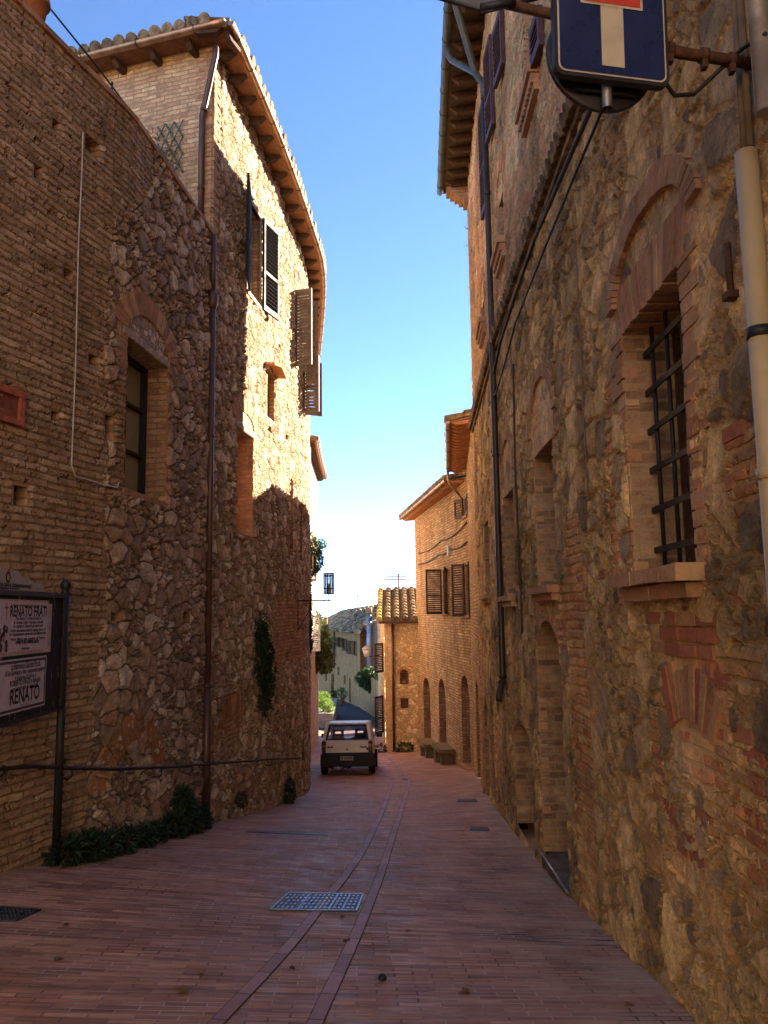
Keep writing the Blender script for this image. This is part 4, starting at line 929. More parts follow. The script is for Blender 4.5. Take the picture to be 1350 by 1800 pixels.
# upper storey: windows with dentilled sills, long shutters
def uwin(o, sh=None):
    mb = MB(); reveal(mb, o, .30); w = mb.build('upper_window', M_reveal_r, TR); jambs(o, w, M_brick_r, lo=0, wl=.22, ws=.16, f=.02)
    pane(w, o, .26, M_glass, bars=(1, 2))
    mb = MB(); blk(mb, RP, o.s0 - .12, o.s1 + .12, o.z0 - .08, o.z0 + .003, .13, -.2); blk(mb, RP, o.s0 - .1, o.s1 + .1, o.z0 - .25, o.z0 - .18, .07, -.05)
    x = o.s0 - .1
    while x < o.s1 + .06: blk(mb, RP, x, x + .05, o.z0 - .178, o.z0 - .083, .10, -.05); x += .085
    mb.build('dentilled_sill', M_brick_r, w)
    return w
wu = uwin(u1); uwin(u2)
w3u = uwin(u3)
for o, yt in ((u2, 300), (u3, 505)):
    mb = MB(); voussoirs(mb, RP, o.sm, o.z1 - .02, o.w / 2 + .05, .35, .22, 15, f=.03); mb.build('brick_arch', M_brick_o, TR)
# shutters of the top floor, seen edge-on
def long_shutter(x, yt, yb, w, ang, dirn=1):
    s, z1 = RP.hit(x, yt, .06); z0 = RP.hit(x, yb, .06)[1]; return shutter(TR, RP, s, z0, z1, w, ang, M_shutter_p, off=.05, dirn=dirn, th=.05)
long_shutter(861, 60, 245, .50, 4, 1); long_shutter(880, 10, 130, .50, 5, 1); long_shutter(849, 170, 395, .50, 4, 1)
long_shutter(947, 8, 90, .36, 4, 1)
# eaves of the tall house
RX = pathx(RP, 0, .02)
eave(TR, RX, RP.sY(5.0), RX.L, lambda s: 9.0, .52, .05, .40, (M_pianelle_d, M_wood, M_tile), M_greengut, gr=.075, tiles=False)
mb = MB(); mb.face([RP.P(0, 9.06, -.1), Vector((6.5, -2, 9.06)), Vector((6.5, 17, 9.06)), RP.P(RP.L, 9.06, -.1)]); mb.build('attic_roof', M_tile, TR)
eave(TR, RX, 0, RP.sY(5.0), lambda s: 9.0, .52,   .05, 2.4, (M_pianelle_d, M_wood, M_tile), None, tiles=False)
# corbelled brick quarter-round at the far end of the eaves
mb = MB()
for k in range(5): f = .46 - .09 * k; blk(mb, RP, RP.L - .38, RP.L + .0, 8.9 - .07 * (k + 1), 8.9 - .07 * k - .006, f, -.05, .003)
mb.build('corbel', M_brick_r, TR)
# rain pipes
def rp(x, y, off): s, z = RP.hit(x, y, off); return RP.P(s, z, off)
q0 = rp(868, 700, .09); zt_ = rp(855, 105, .09); zb = rp(886, 1190, .09).z
s_p = RP.hit(868, 700, .09)[0]
pipe('rain_pipe', [RP.P(s_p, z, .09) for z in (7.55, 5, 2.5, zb)] + [RP.P(s_p - .02, zb - .06, .10), RP.P(s_p - .14, zb - .24, .16), RP.P(s_p - .18, zb - .30, .17)], .044, M_darkpipe, TR, clips=(.1, .35, .52, .68))
for dx, dz in ((-.9, .05), (.25, .0)):
    g = RP.P(s_p + dx + .4, 8.86, .56); pipe('gutter_outlet', [g, g - Vector((0, 0, .14)), g - Vector((0, 0, .22)) + RP.fr(s_p)[1] * -.04, RP.P(s_p + .1, 8.0, .20), RP.P(s_p, 7.75, .10), RP.P(s_p, 7.5, .09)], .05, M_greengut, TR)
# small aerial rods at the far corner
mb = MB()
for (x, y, l) in ((822, 402, .16), (824, 432, .18)):
    b0 = at(x + 8, y, 16.0); e_ = at(x - 2, y, 16.0); mb.tube([b0, e_], .012, 5)
    for k in range(5): mb.tube([e_, e_ + Vector((random.uniform(-.1, .02), random.uniform(-.05, .05), random.uniform(-.02, .14)))], .002, 3)
mb.build('pigeon_rods', M_iron, TR)
# conduits, beige pipe and the iron pintle at the right edge
M_beige = simple('beige_plastic_pipe', (.40, .30, .155), .5, .4, var=.08, vs=3)
M_conduit = simple('dusty_conduit', (.17, .12, .065), .65, .3, var=.25)
a_ = rp(1318, 262, .07); b_ = rp(1345, 700, .07); sb_ = RP.hit(1330, 480, .07)[0]
pipe('rain_pipe', [RP.P(sb_, a_.z, .075), RP.P(sb_, -1.75, .075)], .043, M_beige, TR, clips=(.36,)); pipe('pipe_collar', [RP.P(sb_, RP.hit(1332, 590, .07)[1] - .02, .075), RP.P(sb_, RP.hit(1332, 590, .07)[1] + .02, .075)], .049, M_iron, TR)
for ds in (-.005, .045):
    pipe('conduit', [RP.P(sb_ + ds, a_.z + .02, .06), RP.P(sb_ + ds + .01, a_.z + .4, .05), RP.P(sb_ + ds + .01, 4.0, .05)], .014, M_conduit, TR)
sx = RP.hit(1349, 150, .08)[0]
pipe('rain_pipe', [RP.P(sx - .015, RP.hit(1345, 200, .1)[1], .10), RP.P(sx - .015, 4, .10)], .035, simple('grey_pipe', (.30, .30, .31), .4, .5, .3), TR)
s_, z_ = RP.hit(1303, 475); mb = MB(); mb.tube([RP.P(s_, z_ - .11, .05), RP.P(s_, z_ + .12, .05)], .014, 6); mb.box(RP.P(s_, z_ - .11, .03), (.06, .09, .03), fr=RP.fr(s_)); mb.build('rusty_pintle', simple('rust', (.085, .040, .022), .85, .2, var=.4, vs=30, bump=.5), TR)
# cables slung along the ledge
def cable(name, p, pts, off, r, mat, label, cat, group=None, sag=0.):
    q = []
    for (x, y) in pts: s, z = p.hit(x, y, off); q.append(p.P(s, z, off))
    out = []
    for a, b in zip(q[:-1], q[1:]):
        for k in range(6): t = k / 6; out.append(a.lerp(b, t) - Vector((0, 0, sag * 4 * t * (1 - t))))
    out.append(q[-1]); mb = MB(); mb.tube(out, r, 5); return tag(mb.build(name, mat), label, cat, group)
cable('wall_cable', RP, [(1100, 40), (1048, 170), (1000, 280), (940, 420), (905, 520), (880, 600), (868, 655)], .19, .018, M_cable, 'thick black cable strung under the tiled ledge of the tall house', 'cable')
cable('wall_cable', RP, [(1060, 190), (1018, 290), (960, 430), (905, 570), (890, 630), (872, 690), (858, 715)], .10, .011, M_cable, 'thin black cable below the ledge, bending round the dark rain pipe', 'cable')
cable('wall_cable', RP, [(1010, 405), (1014, 480), (1020, 600), (1026, 740), (1034, 880)], .05, .006, M_conduit, 'thin dusty cable hanging down the stone wall between two windows', 'cable')
cable('wall_cable', RP, [(902, 640), (905, 800), (913, 1000), (918, 1110), (915, 1115)], .05, .012, M_darkpipe, 'dark cable dropping beside the rain pipe to an iron hook', 'cable')
# ------------------------------------------------------------------ RIGHT, farther on: low house, brick house with shutters, house with the niche
H2 = thing('low_house', (2.3, 19.5, gz(2.3, 19.5)), 'narrow ochre house between the tall house and the shuttered brick house', 'house')
def aop(path, xl, xr, yt, yb, rise): o = op_px(path, xl, xr, yt, yb, rise, (xl + xr) / 2); g = gz(*path.pos(o.sm)); o.z0 = min(o.z0, g + .06); return o
a1 = aop(R2, 838, 844, 1205, 1372, .4)
wall('street_wall', R2, 0, R2.L, -5, 4.15, .04, [a1], M_r3, H2)
mb = MB(); reveal(mb, a1, .4, sill=False); back(mb, a1, .4); mb.build('doorway', M_reveal, H2)
eave(H2, pathx(R2, 0, .3), .9, R2.L + .3, lambda s: 4.22, .50, .10, .34, (M_pianelle, M_brick_o, M_tile), M_copper, gr=.06, rw=.12, rh=.08, hooks=1.2)
gq = R2.P(R2.L, 4.1, .55); pipe('rain_pipe', [gq, gq - Vector((0, 0, .25)), gq - Vector((-.1, 0, .42)), R2.P(R2.L + .3, 3.1, .1) + Vector((.35, 1.2, 0))], .04, M_copper, H2)
mb = MB(); blk(mb, R2, .03, .6, -5, 4.1, -.04, -.5); mb.build('leak_block', M_rbrick, H2)  # unseen block added behind the wall joint to stop sun leaking through
H3 = thing('brick_house', (1.9, 27.5, gz(1.9, 27.5)), 'ochre brick house with arched doorways behind the two stone benches', 'house')
def r3(xl, xr, yt, yb, rise=.5): return aop(R3, xl, xr, yt, yb, rise)
doors = [r3(745, 757, 1192, 1312), r3(772, 784, 1194, 1322), r3(812, 826, 1188, 1342, .6)]
wA = op_px(R3, 779, 787, 1002, 1078); wB = op_px(R3, 819, 826, 992, 1082); wC = op_px(R3, 816, 821, 877, 908)
E3 = 3.90
wall('street_wall', R3, 0, R3.L, -6, E3, .035, doors + [wA, wB, wC], M_r3, H3)
tk = R3.fr(R3.L)
mb = MB(); e = R3.P(R3.L, 0); f = e + Vector((6, 2.0, 0)); mb.face([Vector((e.x, e.y, -6)), Vector((f.x, f.y, -6)), Vector((f.x, f.y, E3)), Vector((e.x, e.y, E3))]); mb.build('end_wall', M_rbrick, H3)
for i, o in enumerate(doors):
    mb = MB(); reveal(mb, o, .40, sill=False); w = mb.build('doorway', M_reveal, H3)
    mb = MB(); voussoirs(mb, R3, o.sm, o.z1 - o.rise, o.w / 2, o.rise, .24, 15, f=.012); mb.build('brick_arch', M_brick_r, w)
    mb = MB(); back(mb, o, .38); mb.build('door', M_door, w)
    mb = MB(); g = gz(*R3.pos(o.sm)); blk(mb, R3, o.s0 - .05, o.s1 + .05, g - .2, g + .07, .12, -.4); mb.build('doorstep', M_brick_r, w)
for o, zt, zb, angs in ((wA, 1000, 1080, (88, 18)), (wB, 990, 1083, (30, 12)), (wC, 877, 908, (14, 8))):
    mb = MB(); reveal(mb, o, .25); w = mb.build('window', M_reveal, H3); pane(w, o, .2, M_glass)
    shutter(w, R3, o.s1 + .02, o.z0 - .03, o.z1 + .03, .54, angs[0], M_shutter, dirn=1); shutter(w, R3, o.s0 - .02, o.z0 - .03, o.z1 + .03, .54, angs[1], M_shutter, dirn=-1)
    mb = MB(); blk(mb, R3, o.s0 - .1, o.s1 + .1, o.z0 - .07, o.z0 + .003, .06, -.2); mb.build('sill', M_brick_r, w)
R3X = pathx(R3, 0, .35)
eave(H3, R3X, .35, R3X.L, lambda s: E3, .52, .06, .26, (M_pianelle, M_brick_o, M_tile), M_copper, gr=.06, rw=.12, rh=.08, hooks=1.0, inner=1.6)
cable('wall_cable', R3, [(735, 972), (775, 950), (822, 918)], .05, .02, M_cable, 'black cable sagging across the brick house above its shutters', 'cable', sag=.12)
cable('wall_cable', R3, [(735, 992), (772, 974), (790, 965), (822, 952)], .05, .02, M_cable, 'black cable running through a junction box above the shutters', 'cable', sag=.08)
s, z = R3.hit(792, 968); mb = MB(); blk(mb, R3, s - .12, s + .12, z - .16, z + .14, .10, .002); tag(mb.build('junction_box', simple('grey_plastic', (.42, .40, .36), .6)), 'pale junction box on the brick house where two cables meet', 'junction box')
# stone benches
def bench(px, py, label):
    g = gp(px, py); s = float(np.interp(g.y, R3.Y, R3.S)); gz0 = gz(*R3.pos(s, .3))
    t = thing('stone_bench', R3.P(s, gz0, .3), label, 'bench', 'stone benches by the brick house')
    mb = MB(); blk(mb, R3, s - .75, s + .75, gz0 + .40, gz0 + .53, .55, .03, .01); mb.build('seat', M_stone2, t, bevel=.03)
    for d in (-.5, .5): mb = MB(); blk(mb, R3, s + d - .15, s + d + .15, gz0 - .1, gz0 + .40, .46, .06, .01); mb.build('support', M_stone2, t, bevel=.02)
M_stone2 = simple('grey_brown_stone', (.20, .135, .075), .9, .15, var=.35, vs=8, bump=.7)
bench(755, 1330, 'stone bench against the brick house, nearer the little house with the niche'); bench(790, 1341, 'stone bench against the brick house, nearer the camera beside the tall doorway')
# house with the niche
NP = Path([(-.05, 32.45), (2.0, 32.15)], 1); NS = Path([(-.42, 42.0), (-.05, 32.45)], 1)
NH = thing('niche_house', (.6, 32.4, gz(.6, 32.2)), 'small ochre stone house with mossy tiled roof and an arched shrine niche', 'house')
nz = at(700, 1091, 32.3).z
nic = op_px(NP, 703, 718, 1177, 1203, .16, 710); ven = op_px(NP, 704, 718, 1227, 1245)
wall('front_wall', NP, 0, NP.L, -6, nz, .04, [nic, ven], M_niche, NH, lambda S, Z: np.clip((.35 - S) / .2 + .5, 0, 1), uvoff=(3, 0))
sdo = op_px(NS, 668.5, 676, 1222, 1290); swi = op_px(NS, 669.5, 674, 1130, 1180)
wall('side_wall', NS, 0, NS.L, -7, nz + .2, .06, [], M_niche, NH, uvoff=(7, 0))
mb = MB(); reveal(mb, nic, .28); back(mb, nic, .28); w = mb.build('shrine_niche', M_reveal, NH)
mb = MB(); voussoirs(mb, NP, nic.sm, nic.z1 - nic.rise, nic.w / 2, nic.rise, .12, 11, f=.015); mb.build('brick_arch', M_brick_o, w)
mb = MB(); random.seed(3)
mb.lathe(NP.P(nic.sm, nic.z0 + .0, -.10), [(.0, 0), (.05, 0), (.07, .12), (.055, .12), (.0, .10)], 10)
mb.build('flower_pot', simple('terracotta', (.34, .13, .06), .8), w)
mb = MB(); reveal(mb, ven, .1); back(mb, ven, .1); w = mb.build('vent', M_reveal, NH)
shutter(w, NP, ven.s0 + .005, ven.z0 + .005, ven.z1 - .005, ven.w - .01, 0, simple('rust_shutter', (.12, .045, .03), .6), off=-.04, name='louvre')
for xl, yt, yb in ((673, 1222, 1284), (672.5, 1130, 1180)):
    s, z1 = NS.hit(xl, yt, .05); z0 = NS.hit(xl, yb, .05)[1]; shutter(NH, NS, s, z0, z1, .62, 35, M_shutter, dirn=1)
q = NP.P(NP.hit(691.5, 1200)[0], 0, .07); pipe('rain_pipe', [(q.x, q.y, nz - .02), (q.x, q.y, gz(q.x, q.y) - .03)], .05, M_brownpipe, NH, clips=(.3, .6))
def tiled(name, parent, A, B, C, D, pitch, mats, r=.10, seg=.42, yellow=0.):
    """a roof of channel tiles: A, B the ends of the eaves, C, D of the ridge above B, A"""
    A, B, C, D = map(Vector, (A, B, C, D)); nrm = (B - A).cross(D - A).normalized(); nrm = nrm if nrm.z > 0 else -nrm
    mb = MB(); mb.hexa([A - nrm * .06, B - nrm * .06, C - nrm * .06, D - nrm * .06, A, B, C, D]); rf = mb.build(name, mats[0], parent)
    m = max(2, int((B - A).length / pitch)); mb = MB(); my = MB()
    for i in range(m + 1):
        t = i / m; a = A.lerp(B, t); d = D.lerp(C, t); k = max(1, int((d - a).length / seg)); yel = random.random() < yellow
        for j in range(k):
            p = a.lerp(d, j / k) + nrm * random.uniform(.0, .02); q_ = a.lerp(d, min(1, (j + 1.12) / k)); w_ = my if (yel and random.random() < .8) else mb
            w_.tube([p + nrm * .035 - (d - a).normalized() * .04, q_ + nrm * .01], [r, r * .8], 8)
    mb.build('roof_tiles', mats[0], rf)
    if my.v:
        for f0 in range(0, len(my.f), 10):
            sub = MB(); ids = sorted({i for f in my.f[f0:f0 + 10] for i in f}); mp = {i: k for k, i in enumerate(ids)}; sub.v = [my.v[i] for i in ids]; sub.f = [tuple(mp[i] for i in f) for f in my.f[f0:f0 + 10]]; sub.uv = my.uv[f0:f0 + 10]; sub.mi = my.mi[f0:f0 + 10]; sub.sm = my.sm[f0:f0 + 10]; sub.build('yellow_roof_tile', mats[1], rf)
    return rf
rA = Vector((-.25, 32.15, nz + .0)); rB = Vector((2.2, 31.95, nz + .0)); rC = at(742, 1033, 36.9); rC.x = 2.3; rD = at(669, 1036, 36.7)
tiled('roof', NH, rA, rB, rC, rD, .34, (M_tile, M_tile_y), r=.135, yellow=.32)
mb = MB(); mb.box((rA + rB) / 2 + Vector((0, -.05, -.06)), (2.5, .12, .10)); mb.build('gutter', M_brownpipe, NH)
mb = MB(); mb.face([rD - Vector((0, 0, .05)), rC - Vector((0, 0, .05)), rC + Vector((0, 5, -1.5)), rD + Vector((-.2, 5.3, -1.5))]); mb.build('rear_roof', M_tile, NH)
# ------------------------------------------------------------------ far end of the street
def plainop(p, xl, xr, yt, yb, rise=0): return op_px(p, xl, xr, yt, yb, rise)
fpts = [gp(560, 1218), gp(590, 1226), gp(617, 1237), gp(634, 1244)]
FA = Path([(v.x, v.y) for v in fpts], 1); FZ = at(628, 1108, fpts[3].y + 2).z
M_far = masonry('pale_render_far', None, dict(bw=.4, bh=.2, mort=.01, pal=[(0, (.56, .27, .065)), (1, (.66, .35, .09))], mcol=(.58, .30, .08), amp=.01, worn=.2), stain_amt=.5, gain=.85)
M_farb = masonry('pink_brick_far', None, dict(bw=.3, bh=.08, mort=.012, pal=[(0, (.28, .16, .11)), (1, (.38, .24, .17))], mcol=(.36, .27, .2), amp=.01), stain_amt=.4, gain=1.0)
FH = thing('curved_house', (FA.X[-1], FA.Y[-1], gz(FA.X[-1], FA.Y[-1])), 'rendered house with broad mossy roof at the bend of the asphalt road', 'house')
fw = [plainop(FA, 573, 585, 1129, 1152), plainop(FA, 590, 596, 1119, 1136), plainop(FA, 598, 603, 1121, 1137), plainop(FA, 606, 609.5, 1123, 1144), plainop(FA, 617, 624, 1126, 1150), plainop(FA, 582, 587, 1184, 1222), plainop(FA, 613, 617, 1190, 1234, .5), plainop(FA, 571, 575, 1180, 1196), plainop(FA, 604, 608, 1186, 1202), plainop(FA, 593, 596.5, 1172, 1186)]
wall('street_wall', FA, 0, FA.L, -9, FZ, .08, fw, M_far, FH)
for i, o in enumerate(fw):
    mb = MB(); reveal(mb, o, .25); w = mb.build('window' if i not in (5, 6) else 'doorway', M_far, FH); mb = MB(); back(mb, o, .2); mb.build('glass_pane' if i not in (5, 6) else 'door', M_glass if i not in (5, 6) else M_door, w)
    if i < 5:
        shutter(w, FA, o.s0 - .02, o.z0, o.z1, o.w * .5, 12, M_shutter, dirn=-1); shutter(w, FA, o.s1 + .02, o.z0, o.z1, o.w * .5, 12, M_shutter, dirn=1)
d = FA.fr(FA.L * .5)[1]
e0, e1 = FA.P(0, FZ, .45), FA.P(FA.L, FZ, .45)
tiled('roof', FH, e0 + Vector((-.4, .6, 0)), e1 + Vector((.4, -.6, -.1)), at(676, 1062, fpts[3].y + 9), at(604, 1074, fpts[0].y + 7), .36, (M_tile_f, M_tile_y), r=.14, yellow=.06)
mb = MB(); mb.tube([FA.P(s, FZ - .1, .5) for s in np.linspace(0, FA.L, 12)], .07, 6); mb.build('gutter', M_brownpipe, FH)
q = FA.P(FA.hit(589, 1130)[0], 0, .08); pipe('rain_pipe', [(q.x, q.y, FZ - .15), (q.x, q.y, FZ - 3.2)], .05, M_brownpipe, FH)
for x, yt, yb, w_, m in ((573, 1087, 1098, .14, M_brick_o), (619, 1077, 1092, .22, M_far), (649, 1075, 1090, .2, M_far)):
    mb = MB(); c = at(x, yb, fpts[1].y + 1); c2 = at(x, yt, fpts[1].y + 1); mb.tube([c - Vector((0, 0, .5)), c2], w_, 8); mb.tube([c2, c2 + Vector((0, 0, .08))], w_ * 1.25, 8); mb.build('chimney', m, FH)
def aerial(x, yt, yb, Y, label):
    b0, t0 = at(x, yb, Y), at(x, yt, Y); mb = MB(); mb.tube([b0 - Vector((0, 0, .6)), t0], .045, 5); H = t0.z - b0.z
    for f, l in ((.98, .9), (.8, .55), (.62, .7), (.1, .8)): c = b0 + Vector((0, 0, H * f)); mb.tube([c - Vector((l, 0, 0)), c + Vector((l, .2, 0))], .028, 4)
    tag(mb.build('television_aerial', M_conduit), label, 'aerial', 'aerials on the roofs')
aerial(629, 1043, 1073, fpts[3].y + 6, 'thin aerial above the roof of the house at the bend'); aerial(701, 1008, 1036, 36.8, 'thin aerial behind the ridge of the mossy roof')
# brick house behind the garden wall
yb_ = fpts[3].y + 1.5; FB = Path([(at(629, 1150, yb_).x, yb_), (at(676, 1150, yb_ - 3).x, yb_ - 3)], 1)
BH = thing('flue_house', (FB.X[40], FB.Y[40], gz(FB.X[40], FB.Y[40])), 'pinkish brick house with a tall grey metal flue up its wall', 'house')
bz1 = at(640, 1104, yb_).z; bz2 = at(664, 1089, yb_ - 2).z
wall('front_wall', FB, 0, FB.L, -8, max(bz1, bz2), .09, [], M_farb, BH, topfn=lambda s: np.interp(s, [0, FB.L], [bz1, bz2 + .2]))
c = at(648.5, 1176, yb_ - 1.9); c2 = at(648.5, 1080, yb_ - 1.9); pipe('metal_flue', [c, c2], .17, simple('galvanised_flue', (.42, .44, .47), .4, .5, .5), BH, clips=(.2, .4, .6, .8)); pipe('flue_cap', [c2, c2 + Vector((0, 0, .5))], .24, M_far, BH)
A_, B_ = FB.P(-.0, bz1 + .02, .3), FB.P(FB.L, bz2 + .25, .3); tiled('roof', BH, A_, B_, B_ + Vector((1, 5, 1.1)), A_ + Vector((0, 5, 1.2)), .4, (M_tile_f, M_tile_y), r=.14)
# garden wall of the bend
gpts = [gp(634, 1245), gp(648, 1253), gp(668, 1269)]; GWP = Path([(v.x, v.y) for v in gpts] + [(gpts[2].x + .9, gpts[2].y - 2.5)], 1)
gt = at(650, 1186, gpts[1].y).z
wall('garden_wall', GWP, 0, GWP.L, -9, gt, .07, [], M_far, None); o = bpy.data.objects['garden_wall']; tag(o, 'garden wall of ochre stone under the shrub, below the brick house with the flue', 'wall')
# ------------------------------------------------------------------ LEFT, farther on: pale house, vines, planter
FL = Path([(-2.80, 28.6), (-2.95, 32.0), (-3.1, 37.0)], 1); LZ2 = at(548, 775, 28.8).z
PH = thing('pale_house', (-2.9, 31, gz(-2.9, 31)), 'pale sunlit house just past the tall stone house, with a brown rain pipe', 'house')
M_pale = masonry('pale_pink_render', None, dict(bw=.5, bh=.3, mort=.006, pal=[(0, (.40, .28, .20)), (1, (.46, .33, .24))], mcol=(.42, .30, .21), amp=.006), stain_amt=.4)
wall('street_wall', FL, 0, FL.L, -6, LZ2, .07, [], M_pale, PH)
mb = MB(); e = FL.P(0, 0); mb.face([Vector((e.x - 4, e.y + .2, -6)), Vector((e.x, e.y, -6)), Vector((e.x, e.y, LZ2)), Vector((e.x - 4, e.y + .2, LZ2))]); mb.build('near_wall', M_pale, PH)
eave(PH, FL, 0, FL.L, lambda s: LZ2, .35, .04, .4, (M_pianelle, M_wood, M_tile), M_copper, gr=.05)
q = FL.P(.35, 0, .08); pipe('rain_pipe', [(q.x, q.y, LZ2 - .1), (q.x, q.y, -1.2)], .06, M_brownpipe, PH)
z0_, z1_ = at(550, 1145, 29.5).z, at(550, 1082, 29.5).z; M_wsh = simple('white_shutter', (.62, .60, .58), .5)
shutter(PH, FL, .9, z0_, z1_, .42, 70, M_wsh, dirn=1, name='white_shutter'); shutter(PH, FL, .7, at(550, 1022, 29.4).z, at(550, 1000, 29.4).z + .6, .3, 60, M_wsh, dirn=1, name='white_shutter')
# ------------------------------------------------------------------ leaves
def leaf_mat(name, col, var=.35, tr=.25):
    nt = NT(name); r = nt.island(); c = nt.ramp(r, [(0, scl(col, 1 - var)), (.6, col), (1, scl(col, 1 + var))])
    nt.b.inputs['Subsurface Weight'].default_value = 0
    m = nt.fin(c, .5, .35); t = nt.n('ShaderNodeBsdfTranslucent'); nt.put(t.inputs[0], nt.mix(.5, c, scl(col, 1.8))); mx = nt.n('ShaderNodeMixShader'); mx.inputs[0].default_value = tr
    nt.t.links.new(nt.b.outputs[0], mx.inputs[1]); nt.t.links.new(t.outputs[0], mx.inputs[2]); nt.t.links.new(mx.outputs[0], nt.out.inputs[0]); return m
M_ivy = leaf_mat('dark_ivy', (.028, .060, .018)); M_green = leaf_mat('mid_green', (.055, .095, .025)); M_bright = leaf_mat('bright_leaves', (.16, .24, .035), tr=.4); M_dry = leaf_mat('dry_leaves', (.24, .15, .07)); M_weed = leaf_mat('dusky_weed', (.030, .052, .024))
M_mag = leaf_mat('glossy_pale_leaves', (.13, .17, .06), tr=.2)
M_twig = simple('twig', (.10, .065, .04), .85)
def leaf(mb, c, d, up, l, w):
    """one folded leaf"""
    d = d.normalized(); sd = d.cross(up); sd = sd.normalized() if sd.length > 1e-4 else Vector((1, 0, 0)); u = sd.cross(d); m = c + d * (l * .5) + u * (l * .06)
    tip = c + d * l - u * (l * .08); a, b = m + sd * (w / 2) + u * (w * .18), m - sd * (w / 2) + u * (w * .18)
    base = len(mb.v); mb.v += [tuple(c), tuple(a), tuple(tip), tuple(b)]
    for t in ((0, 1, 2), (0, 2, 3)): mb.f.append(tuple(base + i for i in t)); mb.uv.append([(0, 0), (1, 0), (1, 1)]); mb.mi.append(0); mb.sm.append(False)
def rv(): return Vector((random.gauss(0, 1), random.gauss(0, 1), random.gauss(0, 1))).normalized()
def clump(mb, c, r, n, l, droop=.2, shell=.45, out=None):
    """leaves spread through an uneven blob"""
    subs = [(rv(), random.uniform(.5, 1)) for _ in range(9)]
    for _ in range(n):
        v = rv(); k = random.uniform(shell, 1) ** .6 * (1 + .35 * max((v.dot(a) ** 3) * b for a, b in subs) - .18)
        p = Vector((c[0] + v.x * r[0] * k, c[1] + v.y * r[1] * k, c[2] + v.z * r[2] * k)); d = (v + rv() * .7 + Vector((0, 0, -droop)) + (out or Vector((0, 0, 0))) * .5)
        leaf(mb, p, d, Vector((0, 0, 1)) + rv() * .4, l * random.uniform(.6, 1.25), l * random.uniform(.4, .6))
def stems(c, r, n, rad=.008):
    mb = MB()
    for _ in range(n):
        e = Vector(c) + Vector((random.uniform(-1, 1) * r[0], random.uniform(-1, 1) * r[1], random.uniform(-.2, .9) * r[2])) * .8; b = Vector((c[0] + random.uniform(-.2, .2) * r[0], c[1] + random.uniform(-.2, .2) * r[1], c[2] - r[2])); mb.tube([b, b.lerp(e, .5) + rv() * .03, e], [rad, rad * .7, rad * .3], 5)
    return mb
def plant(name, label, cat, blobs, mat, l, group=None, droop=.2, rad=.006):
    c0 = blobs[0]; lo = min(b[0][2] - b[1][2] for b in blobs); t = thing(name, (c0[0][0], c0[0][1], lo), label, cat, group)
    mb = MB(); 
    for c, r, n in blobs: clump(mb, c, r, n, l, droop)
    mb.build('leaves', mat, t, merge=False)
    sm = MB()
    for c, r, n in blobs:
        s = stems(c, r, 6, rad); b = len(sm.v); sm.v += s.v; sm.f += [tuple(i + b for i in f) for f in s.f]; sm.uv += s.uv; sm.mi += s.mi; sm.sm += s.sm
    sm.build('stem', M_twig, t); return t
# tuft hanging from the stone wall
bl_ = []
for (x, y, w_, h_, n) in ((460, 1092, .08, .14, 90), (458, 1122, .17, .20, 420), (468, 1150, .20, .26, 620), (463, 1182, .22, .24, 560), (469, 1206, .15, .22, 380), (462, 1228, .11, .18, 200), (457, 1108, .12, .14, 160), (452, 1160, .12, .2, 140), (475, 1180, .1, .2, 140), (466, 1244, .06, .12, 50)):
    s, z = LH.hit(x, y, .08); p = LH.P(s, z, .06); bl_.append(((p.x, p.y, z), (.13, w_, h_), n))
plant('hanging_plant', 'dense dark green tuft growing out of the stone wall above the handrail', 'plant', bl_, M_ivy, .075, droop=.5)
def foot(name, label, pts, mat, l, group):
    bb = []
    for (x, y, rx, rz, n) in pts:
        s, z = LP.hit(x, y, .12) if x < 366 else LH.hit(x, y, .1); p = (LP if x < 366 else LH).P(s, z, .14); g = gz(p.x, p.y); bb.append(((p.x, p.y, max(z, g + rz * .7)), (rx * .7, rx, rz), n))
    plant(name, label, 'plant', bb, mat, l, group, droop=.1)
GRP = 'weeds along the foot of the left wall'
foot('weed_clump', 'low dark weeds around the foot of the black board post', [(110, 1508, .2, .12, 260), (150, 1505, .2, .13, 320), (185, 1497, .16, .12, 220)], M_weed, .085, GRP)
foot('weed_clump', 'low dark weeds midway between the board post and the brown rain pipe', [(215, 1488, .16, .13, 260), (250, 1482, .16, .10, 220), (275, 1480, .12, .10, 140)], M_weed, .085, GRP)
foot('weed_bush', 'tall dark weed bush climbing the wall just left of the brown rain pipe', [(305, 1470, .20, .16, 420), (330, 1455, .22, .18, 480), (320, 1425, .16, .20, 320), (316, 1402, .10, .12, 140), (352, 1460, .14, .14, 260)], M_weed, .08, GRP)
foot('weed_clump', 'small green weed near the end of the handrail', [(505, 1398, .13, .14, 220), (506, 1380, .09, .12, 130)], M_ivy, .07, GRP)
foot('weed_clump', 'small weed at the wall foot just right of the brown rain pipe', [(420, 1405, .10, .10, 110)], M_weed, .06, GRP)
